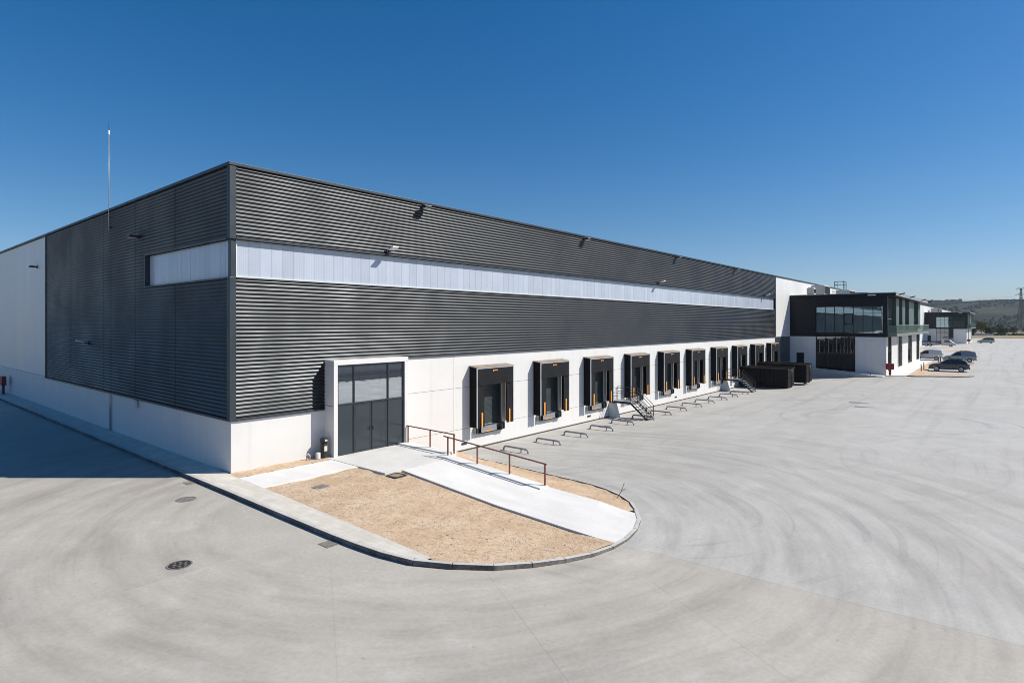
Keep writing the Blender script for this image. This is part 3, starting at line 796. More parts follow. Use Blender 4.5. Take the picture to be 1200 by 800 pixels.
# ------------------------------------------------------------------ dock shelters
def dock():
    o = thing('dock_shelter', '', 'dock shelter', (dock_s[0], 0, 0), 0, 'black dock shelters along the white wall')
    W, Z0, Z1, P = DW, 1.25, 4.56, .6
    for x0, x1 in ((.02, .05), (W-.05, W-.02)):     # side walls of pleated fabric
        mb = MB(); n = 14; rows = []
        for i in range(n+1):
            y = -.02-(P-.06)*i/n; bul = (.018 if i % 2 else 0)
            rows.append([((x0-bul if x0 < 1 else x1+bul), y, Z0), ((x0-bul if x0 < 1 else x1+bul), y-.0, Z1+.05*(1-i/n))])
        mb.sheet(rows); inner = [[(p[0]+(.03 if x0 < 1 else -.03), p[1], p[2]) for p in r] for r in rows]; mb.sheet(inner)
        mb.build('side_cover', 'black_fabric', o)
    mb = MB(); mb.loft([(-.02,-.01,Z1+.07),(W+.02,-.01,Z1+.07),(W+.02,-.01,Z1+.11),(-.02,-.01,Z1+.11)], [(-.02,-P-.02,Z1-.01),(W+.02,-P-.02,Z1-.01),(W+.02,-P-.02,Z1+.02),(-.02,-P-.02,Z1+.02)])
    mb.build('top_cover', 'dusty_top', o)
    mb = MB()       # front frame edge
    mb.box((.0,-P-.03,Z0),(.055,-P+.02,Z1-.06)); mb.box((W-.055,-P-.03,Z0),(W,-P+.02,Z1-.06)); mb.box((0,-P-.031,Z1-.058),(W,-P+.02,Z1-.012))
    mb.build('frame', 'aluminium', o)
    for x0, x1 in ((.056, .62), (W-.62, W-.056)):   # flexible side curtains, slightly wavy
        mb = MB(); rows = []
        for i in range(15):
            z = Z0+(Z1-.06-Z0)*i/14
            rows.append([(x0+(x1-x0)*k/6, -P-.005-.014*math.sin(z*2.3+k*.8+x0*3)-.008*math.sin(k*2.1), z) for k in range(7)])
        mb.sheet(rows)
        mb.build('side_curtain', 'curtain_fabric', o, smooth=True)
    mb = MB(); rows = []
    for i in range(9):
        z = 3.58+(Z1-.06-3.58)*i/8
        rows.append([(.056+(W-.112)*k/16, -P-.03-.02*math.sin(k*.9+z*2.0)*(1-i/9), z) for k in range(17)])
    mb.sheet(rows); mb.build('head_curtain', 'curtain_fabric', o, smooth=True)
    for x in (.34, W-.45):
        mb = MB(); mb.box((x,-P-.05,1.26),(x+.11,-P-.028,2.06)); mb.build('guide_stripe', 'orange_paint', o)
    mb = MB(); mb.lathe([(.045,-P-.062),(.045,-P-.05)], (1.32,0,4.36), 14, 'y')
    mb.box((1.375,-P-.062,4.35),(1.52,-P-.05,4.40)); mb.box((1.54,-P-.062,4.35),(1.68,-P-.05,4.40)); mb.build('emblem', 'orange_paint', o)
    mb = MB()       # ribbed sectional door behind
    for i in range(7):
        z = 1.25+2.9*i/7
        for k in range(3): mb.box((.36,.05,z+.005+k*.138),(2.74,.08,z+.132+k*.138))
    d = mb.build('door', 'dock_door', o, bevel=.008)
    mb = MB(); mb.box((.34,.085,1.2),(2.76,.11,4.2)); mb.build('door_back', 'dark_back', d)
    mb = MB(); mb.box((.42,-.20,1.14),(2.62,.045,1.245)); mb.box((.42,-.02,.80),(2.62,.0,1.139)); mb.build('leveller_deck', 'steel_dark', o, bevel=.01)
    mb = MB(); mb.loft([(.75,-.21,.86),(2.05,-.21,.86),(2.05,-.205,1.2),(.75,-.205,1.2)], [(.75,-.25,.86),(2.05,-.25,.86),(2.05,-.225,1.2),(.75,-.225,1.2)]); mb.build('lip', 'guide_steel', o, bevel=.008)
    mb = MB(); mb.box((.56,-.20,.80),(2.60,-.02,.85)); mb.build('sill', 'steel_dark', o)
    for x in (.35, 2.62):
        mb = MB(); mb.box((x,-.17,.80),(x+.2,-.003,1.22)); b = mb.build('bumper', 'galvanised', o, bevel=.012)
        mb = MB(); mb.box((x+.03,-.24,.84),(x+.17,-.171,1.2)); mb.build('rubber', 'plastic_black', b, bevel=.015)
    mb = MB(); mb.box((1.05,-.268,.875),(1.62,-.252,.93)); mb.build('tag', 'orange_paint', o)
    mb = MB(); mb.box((W+.05,-.09,4.2),(W+.2,-.003,4.55)); mb.build('signal_lamp', 'galvanised', o, bevel=.01)
    return o
D0 = dock()
for i, s in enumerate(dock_s):
    o = D0 if i == 0 else dup(D0, (s, 0, 0))
    o['label'] = f'black fabric dock shelter with orange stripes, {ORD[i]} of the row counted from the glazed entrance'

# truck wheel guides
gl = [14.3+2.905*k for k in range(13)]
mb = MB(); mb.tube([(0,0,-.02),(0,-.02,.15),(0,-.08,.225),(0,-.2,.25),(0,-1.55,.25),(0,-1.67,.225),(0,-1.73,.15),(0,-1.75,-.02)], .05, 10)
G = thing('wheel_guide', '', 'wheel guide', (gl[0],-1.55,0), 0, 'steel wheel guides in front of the docks')
mb.build('rail', 'guide_steel', G)
mb = MB(); mb.box((-.1,-.1,.001),(.1,.1,.02)); mb.box((-.1,-1.85,.001),(.1,-1.65,.02)); mb.build('base_plate', 'guide_steel', G)
mb = MB(); mb.tube([(0,-1.25,-.02),(0,-1.25,.22)], .035, 8); mb.build('support_post', 'guide_steel', G)
for i, s in enumerate(gl):
    o = G if i == 0 else dup(G, (s, -1.55-random.uniform(0,.12), .005))
    o['label'] = f'low bent steel wheel guide on the truck court, {ORD[i]} from the brown handrail'

# ------------------------------------------------------------------ steel stairs at the docks
def stair(w, label, s):
    o = thing('steel_stair', label, 'stairs', (s, 0, 0), 0, 'steel stairs at the docks')
    L, ZL, run = 1.75, 1.25, 1.35
    mb = MB(); mb.box((0,-L,ZL-.05),(w,-.02,ZL)); mb.build('landing', 'galvanised', o)
    for x in (0, w):
        mb = MB(); x0 = x-.03
        mb.box((x0,-L,ZL-.16),(x0+.05,-.02,ZL-.052 if 0 else ZL-.005)); 
        mb.prism([(x0,-L,ZL-.16),(x0,-L,ZL-.0),(x0,-L-run,.12),(x0,-L-run,-.04)], (.05,0,0))
        mb.build('stringer', 'steel_dark', o)
    mb = MB()
    for k in range(6):
        u = (k+.5)/6.5; y = -L-run*u-.05; z = ZL-(ZL-.06)*u-.08
        mb.box((.025,y-.26,z),(w-.035,y,z+.035))
    mb.build('treads', 'galvanised', o)
    for x in (0., w):
        mb = MB(); ends = ((0,-.06),(0,-L)) 
        for y in (-.08, -L+.02): mb.bar((x,y,ZL),(x,y,ZL+.98), .035)
        mb.bar((x,-L-run+.04,.1),(x,-L-run+.04,1.02), .035)
        for h in (.98, .62, .34): mb.bar((x,-.08,ZL+h),(x,-L+.02,ZL+h), .032)
        for h in (.98, .72, .46, .22): mb.bar((x,-L+.02,ZL+h),(x,-L-run+.04,.06+h), .03)
        mb.build('railing', 'steel_dark', o)
    mb = MB(); mb.prism([(-.15,-.003,-.05),(-.15,-.75,-.05),(-.15,-.42,1.07),(-.15,-.003,1.07)], (.45,0,0)); mb.build('support_block', 'white_concrete', o, bevel=.01)
    return o
S1 = stair(1.05, 'dark steel stair with railings, nearer one, between the third and fourth docks', 28.3)
S2 = dup(S1, (51.15,0,0), None, 'dark steel stair beside the black containers, the farther of two')

# ------------------------------------------------------------------ black open-top containers
def container(label, s, t_):
    o = thing('waste_container', label, 'container', (s, t_, ground_z(s+1, t_+2)+.02), 0, 'black open-top containers')
    W, L, Hh = 2.4, 5.7, 2.2
    mb = MB(); mb.box((.06,.06,.18),(W-.06,L-.06,.3)); 
    mb.box((0,0,.2),(.06,L,Hh)); mb.box((W-.06,0,.2),(W,L,Hh)); mb.box((.061,L-.06,.2),(W-.061,L,Hh)); mb.build('body', 'container_black', o, bevel=.01)
    for x in (-.055, W):
        mb = MB()
        for k in range(13): y = .12+k*(L-.24)/12; mb.box((x,y-.045,.2),(x+.055,y+.045,Hh-.1))
        mb.build('ribs', 'container_black', o, bevel=.01)
    mb = MB(); mb.box((-.07,-.03,Hh-.1),(.08,L+.03,Hh+.03)); mb.box((W-.08,-.03,Hh-.1),(W+.07,L+.03,Hh+.03)); mb.box((.081,L-.08,Hh-.1),(W-.081,L+.03,Hh+.03)); mb.build('top_rim', 'rust_rim', o, bevel=.01)
    mb = MB(); mb.box((.07,.0,.2),(W/2-.03,.06,Hh-.05)); mb.box((W/2+.03,.0,.2),(W-.07,.06,Hh-.05)); 
    for z in (.6, 1.2, 1.8): mb.box((.08,-.05,z),(W/2-.04,-.001,z+.07)); mb.box((W/2+.04,-.05,z),(W-.08,-.001,z+.07))
    mb.build('door', 'container_black', o, bevel=.01)
    mb = MB()
    for x in (W/2-.14, W/2+.14): mb.tube([(x,-.08,.25),(x,-.08,Hh-.1)], .025, 6)
    mb.build('lock_bar', 'steel_dark', o)
    mb = MB()
    for x in (.55, W-.7): mb.box((x,.1,.06),(x+.15,L-.1,.18))
    mb.build('skid', 'steel_dark', o)
    mb = MB()
    for x in (.35, W-.35):
        for y in (.25, L-.25): mb.tube([(x-.12,y,.1),(x+.12,y,.1)], .1, 10)
    mb.build('roller', 'steel_dark', o)
    return o
c1 = container('black ribbed open-top container beside the stair, the nearer of two', 56.19, -5.12)
dup(c1, (60.9,-5.8,ground_z(62,-4)+.22), None, 'black ribbed open-top container behind the nearer one')

# ------------------------------------------------------------------ railings, bin, covers
def railing(label, s0, t0, z0, posts, s1, t1, z1, h=.8):
    o = thing('handrail', label, 'handrail', (s0, t0, z0), 0, 'rusty brown handrails of the ramp')
    q = lambda u, dz=0: (u*(s1-s0), u*(t1-t0), u*(z1-z0)+dz)
    mb = MB(); e = .05; mb.bar(q(-e, h), q(1+e*.3, h), .055, .045); mb.build('rail', 'rust_brown', o, bevel=.006)
    for k in range(posts):
        mb = MB(); u = k/(posts-1); p = q(u); mb.box((p[0]-.025,p[1]-.025,p[2]-.05),(p[0]+.025,p[1]+.025,p[2]+h-.022)); mb.build('post', 'rust_brown', o)
    return o
railing('long rusty brown handrail beside the pale ramp with four posts', 7.38, -4.35, 1.28, 4, 7.42, -9.6, ramp_z(-9.6)+.05)
railing('short rusty brown handrail beside the entrance terrace by the white wall', 8.08, -.85, 1.29, 3, 7.95, -4.15, 1.29)
o = thing('litter_bin', 'black cylindrical bin with pale label in the corner beside the entrance portal', 'bin', (3.78,-.42,1.24))
mb = MB(); mb.lathe([(.13,0),(.14,.02),(.14,.6),(.13,.62)], n=18); mb.build('body', 'plastic_black', o)
mb = MB(); mb.lathe([(.15,.66),(.17,.7),(.17,.82),(.12,.86)], n=18); mb.build('lid', 'plastic_black', o)
mb = MB(); mb.box((-.07,-.152,.3),(.07,-.141,.52)); mb.box((-.06,-.182,.73),(.06,-.171,.8)); mb.build('label_plate', 'cream', o)
o = thing('paint_can', 'small pale can on the ground beside the black bin', 'can', (3.5,-.42,1.24))
mb = MB(); mb.lathe([(.09,0),(.1,.015),(.1,.24),(.09,.26)], n=16); mb.build('body', 'unit_white', o)
mb = MB(); mb.tube([(-.1,0,.22),(-.06,-.0,.33),(.06,0,.33),(.1,0,.22)], .008, 6); mb.build('handle', 'steel_dark', o)
mb = MB(); mb.tube([(3.02,-.3,1.2),(3.02,-.3,1.42),(3.09,-.31,1.5),(3.17,-.33,1.42),(3.17,-.33,1.2)], .03, 8)
tag(mb.build('pipe_hoop', 'galvanised'), 'small bent grey pipe stub standing at the foot of the white wall', 'pipe stub')

def manhole(x, y, rad, m1, m2, label):
    o = thing('manhole_cover', label, 'manhole cover', (x, y, ground_z(x, y)+.006), 0.3, 'round manhole covers on the side road')
    mb = MB(); n = 28
    for k in range(n):
        a, b = 6.28318*k/n, 6.28318*(k+1)/n
        mb.loft([(rad*math.cos(a),rad*math.sin(a),0),(rad*1.16*math.cos(a),rad*1.16*math.sin(a),0),(rad*1.16*math.cos(a),rad*1.16*math.sin(a),.006),(rad*math.cos(a),rad*math.sin(a),.006)], [(rad*math.cos(b),rad*math.sin(b),0),(rad*1.16*math.cos(b),rad*1.16*math.sin(b),0),(rad*1.16*math.cos(b),rad*1.16*math.sin(b),.006),(rad*math.cos(b),rad*math.sin(b),.006)])
    mb.build('frame', m2, o)
    mb = MB(); mb.lathe([(rad*.97,-.01),(rad*.97,.002)], n=28); lid = mb.build('lid', m1, o); mb = MB()
    k = -rad
    while k < rad:
        j = -rad
        while j < rad:
            if math.hypot(k, j) < rad*.86 and (round((k+j)/.085)) % 2 == 0: mb.box((k-.028,j-.012,.002),(k+.028,j+.012,.009))
            j += .06
        k += .085
    mb.build('tread_pattern', m2, lid); return o
manhole(-2.28,-1.75,.27,'cast_iron_pale','cast_iron_pale','worn pale round manhole cover near the building shadow')
manhole(-4.58,-7.4,.25,'cast_iron','cast_iron_pale','dark iron round manhole cover alone on the side road')
def grate(name, x, y, z, w, l, rz, label, cat, mm, grp=None):
    o = thing(name, label, cat, (x, y, z), rz, grp)
    mb = MB()
    mb.box((-w/2,-l/2,-.02),(-w/2+.05,l/2,.008)); mb.box((w/2-.05,-l/2,-.02),(w/2,l/2,.008)); mb.box((-w/2+.051,-l/2,-.02),(w/2-.051,-l/2+.05,.008)); mb.box((-w/2+.051,l/2-.05,-.02),(w/2-.051,l/2,.008)); mb.build('frame', mm, o)
    mb = MB(); n = max(3, int(l/.09))
    for k in range(n): y0 = -l/2+.06+(l-.12)*k/n; mb.box((-w/2+.052,y0,-.02),(w/2-.052,y0+.045,.004))
    mb.build('bars', mm, o); return o
grate('gully_grate', -1.42,-9.0,ground_z(-1.42,-9)+.004,.42,.45,0,'dusty gully grate at the kerb beside the sandy bed','drain','cast_iron_pale','gully grates at the kerb foot')
grate('gully_grate', -1.36,.3,ground_z(-1.36,.3)+.004,.34,.4,0,'dusty gully grate at the kerb near the building corner','drain','cast_iron_pale','gully grates at the kerb foot')
grate('drain_grate', 44.5,-14.,ground_z(44.5,-14)+.005,2.0,.45,R(90),'long dark drain grate in the yard, the one nearer the office','drain','drain_concrete','drain grates in the truck yard')
grate('drain_grate', 41.7,-14.65,ground_z(41.7,-14.65)+.005,1.6,.4,R(90),'long dark drain grate in the yard, the one nearer the camera','drain','drain_concrete','drain grates in the truck yard')
grate('drain_grate', 24.3,-2.0,.006,.8,.5,0,'brown iron cover on the court beside the wheel guides','drain','rust_rim')
o = thing('inspection_cover', 'dark square inspection frame with pale lid in the sandy bed', 'inspection cover', (4.05,-4.98,soil_h(4.05,-4.98)+.02), .1)
mb = MB()
for a, b in (((-.3,-.3,0),(-.22,.3,.03)), ((.22,-.3,0),(.3,.3,.03)), ((-.219,-.3,0),(.219,-.22,.03)), ((-.219,.22,0),(.219,.3,.03))): mb.box(a, b)
mb.build('frame', 'cast_iron', o); mb = MB(); mb.box((-.218,-.218,-.02),(.218,.218,.018)); mb.build('lid', 'dusty_top', o)
o = thing('inspection_cover', 'flat grey inspection plate half buried in the sandy bed', 'inspection cover', (1.35,-4.15,soil_h(1.35,-4.15)+.008), .15)
mb = MB(); mb.box((-.26,-.26,-.04),(.26,.26,.012)); mb.build('plate', 'drain_concrete', o, bevel=.008)
mb = MB(); mb.box((-.2,-.2,.013),(.2,.2,.02)); mb.build('lid', 'cast_iron_pale', o)

mb = MB(); mb.tube([(8.6,-12.0,.60),(8.75,-12.1,.85),(8.98,-12.1,1.12)], .012, 5); mb.tube([(8.75,-12.1,.85),(8.70,-12.3,1.0)], .008, 5)
tag(mb.build('twig', 'bark'), 'thin dry twig standing in the sandy strip at the tip of the island', 'twig')
# fire hydrant cabinets: a red box on a post
def hydrant(x, y, z, rz, label):
    o = thing('fire_hydrant_cabinet', label, 'fire cabinet', (x, y, z), rz, 'red fire hydrant cabinets')
    mb = MB(); mb.box((-.42,-.14,.72),(.42,.14,1.45)); mb.build('cabinet', 'red_paint', o, bevel=.015)
    mb = MB(); mb.box((-.37,-.158,.78),(.37,-.141,1.4)); mb.build('door', 'red_paint', o, bevel=.006)
    mb = MB(); mb.box((-.12,-.08,0),(.12,.08,.72)); mb.build('post', 'red_paint', o, bevel=.01)
    return o
HY = hydrant(-.45,40.1,1.25,R(-90),'red hydrant cabinet on a post against the shaded side wall')
dup(HY,(75.9,-11.75,.62),R(-60),'red hydrant cabinet on a post at the near corner of the office')
dup(HY,(231.6,-13.3,.62),R(-60),'red hydrant cabinet beside the distant office block')

# ------------------------------------------------------------------ office block
def office(label, s, t_):
    o = thing('office_building', label, 'office building', (s, t_, 0), 0, 'black and white office blocks')
    TC, L = -11.31, 37.
    # lower storey
    mb = MB(); mb.box((0,-3.22,.0),(.25,.7,5.33)); mb.build('wall', 'white_concrete', o, bevel=.01)
    mb = MB(); mb.box((0,TC,-.2),(.3,-7.9,5.33)); mb.build('wall', 'white_concrete', o, bevel=.01)
    mb = MB()
    piers = [(0.301, 1.3), (4.5, 10.0), (14.7, 20.9), (26.1, 31.8), (36.2, 37.)]
    for a, b in piers: mb.box((a, TC, -.2), (b, TC+.3, 5.33))
    for a, b in zip(piers, piers[1:]): mb.box((a[1], TC+.005, -.2), (b[0], TC+.3, .95))
    mb.build('pier', 'white_concrete', o, bevel=.01)
    for a, b in zip(piers, piers[1:]):
        mb = MB(); mb.box((a[1]+.02,TC+.16,.955),(b[0]-.02,TC+.2,5.32)); w = mb.build('window', 'glass_side', o)
        mb = MB()
        for k in range(4): x = a[1]+.02+(b[0]-a[1]-.1)*k/3; mb.box((x,TC+.1,.955),(x+.06,TC+.155,5.32))
        mb.box((a[1]+.02,TC+.101,3.4),(b[0]-.02,TC+.154,3.47)); mb.build('frame', 'office_black', w)
    mb = MB(); mb.box((.35,-7.88,1.2),(.39,-3.24,5.32)); gw = mb.build('window', 'glass_lower', o)
    mb = MB()
    for k in range(5): y = -7.89+(4.6)*k/4; mb.box((.28,y,1.2),(.345,y+.06,5.3))
    for z in (1.2, 3.85, 4.3): mb.box((.281,-7.8,z),(.344,-3.3,z+.06))
    mb.build('frame', 'office_black', gw)
    mb = MB(); mb.box((-.02,-1.8,1.22),(.05,-.85,3.1)); d = mb.build('door', 'office_black', o, bevel=.01)
    mb = MB(); mb.box((-.06,-1.74,2.1),(-.021,-1.62,2.2)); mb.build('handle', 'galvanised', d)
    # black upper storey
    mb = MB()
    mb.box((0,-3.2,5.34),(.3,0,10.5)); mb.box((0,TC,9.25),(.3,-3.201,10.5)); mb.box((0,TC,5.34),(.3,-3.201,5.83)); mb.box((-.002,TC-.12,5.335),(.3,-10.95,10.5))
    mb.build('cladding', 'office_black', o, bevel=.01)
    mb = MB(); mb.box((-.1,-12.3,10.52),(38.6,0,10.88)); mb.build('roof', 'office_black', o, bevel=.012)
    mb = MB(); mb.box((-.14,-12.34,10.882),(38.7,0.,10.96)); mb.box((.1,-12.33,10.58),(38.62,-12.302,10.86)); mb.build('roof_edge', 'galvanised', o)
    mb = MB(); mb.box((.20,-10.94,5.84),(.23,-3.21,9.24)); win = mb.build('window', 'glass_office', o)
    mb = MB()
    for k in range(8): y = -10.94+7.68*k/7; mb.box((.10,y-.03,5.84),(.195,y+.03,9.24))
    mb.box((.11,-10.9,8.35),(.194,-3.3,8.39))
    y = -10.94+7.68*3/7
    mb.box((.06,y+.04,6.9),(.194,y+.12,8.34)); mb.box((.06,y+.98,6.9),(.194,y+1.06,8.34)); mb.box((.061,y+.121,6.9),(.193,y+.979,7.0)); mb.box((.061,y+.121,8.26),(.193,y+.979,8.34))
    mb.build('frame', 'office_black', win)
    # glazed long side with fins, balcony
    mb = MB(); mb.box((.31,TC+.55,5.36),(L,TC+.6,10.5)); gl2 = mb.build('window', 'glass_side', o)
    mb = MB()
    for k in range(25): x = .35+(L-.5)*k/24; mb.box((x,TC+.42,5.36),(x+.06,TC+.545,10.5))
    mb.box((.32,TC+.425,7.6),(L,TC+.54,7.68)); mb.build('frame', 'frame_grey', gl2)
    for a, b in ((8.2,10.9),(14.3,17.3),(21.6,27.6),(34.0,36.9)):
        mb = MB(); mb.box((a,TC-.05,6.2),(b,TC+.4,10.5)); mb.build('fin_panel', 'fin_green', o)
    mb = MB(); mb.box((.31,-12.4,5.4),(39.,TC-.001,5.78)); mb.build('balcony', 'frame_grey', o, bevel=.01)
    mb = MB(); mb.box((.1,-12.42,5.8),(39.,-12.38,6.8)); mb.box((.1,-12.38,5.8),(.14,TC-.13,6.8)); mb.build('balustrade', 'balustrade_glass', o)
    mb = MB(); mb.box((.08,-12.43,6.8),(39.02,-12.36,6.85)); mb.build('handrail', 'aluminium', o)
    mb = MB(); mb.box((L-.3,TC+.31,-.2),(L,0,10.5)); mb.box((.32,TC+.7,5.36),(L-.31,0,5.5)); mb.box((.45,-8.,.0),(L-.31,-.0,5.3)); mb.box((2.5,TC+1.2,.0),(L-.31,-8.01,5.3)); mb.box((.32,TC+1.2,5.51),(L-.31,-0.1,10.4)); mb.build('interior', 'dark_back', o)
    for i, x in enumerate((3., 14., 28., 38.)):
        mb = MB(); mb.bar((x,-12.3,10.75),(x+.3,-12.9,10.95),.14); mb.build('roof_lamp', 'steel_dark', o)
    mb = MB(); mb.box((-.13,-10.2,10.6),(-.101,-9.3,10.74)); mb.build('bulkhead_lamp', 'lamp_clear', o)
    return o
O1 = office('two storey office block with black upper floor and glass balcony, the nearer one', 76.27, 0)
O2 = dup(O1, (232.2,-1.34,.02), None, 'distant black and white office block in front of the hills')

# access ramp wall beside the office
mb = MB(); mb.prism([(74.1,-3.3,-.3),(74.1,-10.7,-.3),(74.1,-10.7,.58),(74.1,-3.3,1.14),(74.1,.02,1.2),(74.1,.02,-.3)], (.25,0,0))
tag(mb.build('retaining_wall', 'far_wall', bevel=.01), 'low sloping concrete wall of the access ramp beside the office', 'retaining wall')
mb = MB(); mb.prism([(74.351,-3.3,-.3),(74.351,-11.2,-.3),(74.351,-11.2,.56),(74.351,-3.3,1.10),(74.351,0,1.16),(74.351,0,-.3)], (1.91,0,0)); structure(mb.build('ramp', 'ramp_concrete'))
mb = MB(); mb.tube([(74.2,-9.9,.62),(74.2,-9.9,1.0),(74.2,-9.6,1.02)], .03, 6); tag(mb.build('rail_stub', 'steel_dark'), 'short dark rail end on the sloping ramp wall', 'rail')

# roof equipment of the office
def hvac(label, s, t_, w, h, d, z=10.97, fan=True):
    o = thing('air_conditioning_unit', label, 'air conditioner', (s, t_, z), 0, 'air conditioning units on the office roof')
    mb = MB(); mb.box((0,0,.12),(w,d,h)); mb.build('housing', 'beige_metal', o, bevel=.03)
    mb = MB()
    for k in range(int(w/.14)): mb.box((.06+k*.14,-.02,.25),(.12+k*.14,-.001,h-.12))
    mb.build('grille', 'steel_dark', o)
    mb = MB(); mb.box((.1,.1,0),(w-.1,.25,.12)); mb.box((.1,d-.25,0),(w-.1,d-.1,.12)); mb.build('base_rail', 'steel_dark', o)
    mb = MB(); mb.lathe([(.42,h),(.42,h+.12),(.36,h+.12),(.36,h+.02)], (w*.5,d*.5,0), 18); mb.build('fan_ring', 'unit_white', o)
    return o
hvac('large beige rooftop unit in the middle of the office roof', 80.4,-3.4,3.4,1.45,1.7)
hvac('small beige rooftop unit with dark grille at the near office roof end', 77.6,-2.7,1.2,.95,.9)
hvac('low beige rooftop unit in front of the ladder cage on the office roof', 93.5,-4.1,4.2,1.35,1.9)
o = thing('ladder_cage', 'dark open ladder cage standing on the white roof edge', 'ladder', (103.,-1.5,11.0))
mb = MB()
for x in (0., 2.1): mb.bar((x,0,0),(x,0,3.35),.07); mb.bar((x,1.4,2.3),(x,1.4,3.35),.07)
for z in (2.75, 3.3): mb.bar((0,0,z),(2.1,0,z),.07); mb.bar((0,1.4,z),(2.1,1.4,z),.06); mb.bar((0,0,z),(0,1.4,z),.06); mb.bar((2.1,0,z),(2.1,1.4,z),.06)
mb.build('frame', 'dark_trim', o)
mb = MB()
for k in range(9): mb.bar((.7,0,.3+k*.3),(1.3,0,.3+k*.3),.035)
mb.bar((.7,0,0),(.7,0,3.0),.05); mb.bar((1.3,0,0),(1.3,0,3.0),.05); mb.build('ladder', 'galvanised', o)

# second warehouse
W2 = thing('warehouse', 'far pale warehouse whose white wall rises behind the distant office', 'warehouse', (126,-1.34,0))
mb = MB()
for k in range(23):
    mb.box((k*10.+.02,0,5.3),(k*10.+9.98,.3,13.2))
mb.build('wall', 'white_panel', W2)
mb = MB()
for k in range(23): mb.box((k*10.+.03,.004,-.2),(k*10.+9.97,.3,5.27))
mb.build('base_wall', 'white_concrete', W2)
mb = MB(); mb.box((-.1,-.1,13.2),(230.1,60,13.35)); mb.build('parapet_cap', 'dark_trim', W2)
mb = MB(); mb.box((0,.31,-.2),(230,59.9,13.1)); mb.build('inner_shell', 'grey_backing', W2)
U0 = hvac('beige rooftop unit on the distant office, nearer end', 245.,-4.,6.,1.6,2.); 
dup(U0,(256,-4,10.97),None,'beige rooftop unit on the distant office, farther end')

# ------------------------------------------------------------------ parking islands
def island(pts, name='soil', m='sandy_soil', h=.1):
    mb = MB(); mb.prism([(s, t_, ground_z(s, t_)-.1) for s, t_ in pts], (0,0,.1+h)); return structure(mb.build(name, m))
fp = [(76.0,-11.32),(76.0,-13.5),(114.5,-12.9),(114.5,-11.32)]
island(fp, 'sidewalk', 'ramp_concrete', .07)
island([(76.2,-13.55),(75.6,-14.5),(78.6,-19.2),(80.2,-19.7),(81.6,-19.4),(81.2,-16.),(81.8,-13.45)], h=.11)
island([(81.85,-13.45),(81.9,-14.7),(106.5,-14.5),(106.5,-12.98)], h=.1)
island([(106.6,-12.95),(106.6,-18.9),(108.6,-18.9),(109,-12.95)], h=.1)
island([(156.,-8.),(160,-8),(166,-16.),(170,-16.4),(172,-15.6),(168,-6.),(160,-5)], h=.1)
mb = kerb_mesh([(75.9,-13.5),(75.3,-14.5),(78.4,-19.3),(80.2,-19.95),(82.,-19.5)], .2, .13, .12); structure(mb.build('kerb', 'kerb_pale_top'))
for i, (s, t_) in enumerate(((85.1,-14.1),(88.9,-14.05),(110.3,-14.1),(112.,-14.3))):
    o = thing('bollard', ['dark slim post at the front of the sandy strip by the dark car','dark slim post behind the dark car nose','dark slim post beside the white van rear','second dark slim post beside the white van'][i], 'bollard', (s, t_, .6), 0, 'slim posts along the parking strip')
    mb = MB(); mb.tube([(0,0,0),(0,0,.98)], .06, 10); mb.build('post', 'steel_dark', o)
    mb = MB(); mb.lathe([(.075,.98),(.075,1.04),(.03,1.1)], n=10); mb.build('cap', 'galvanised', o)

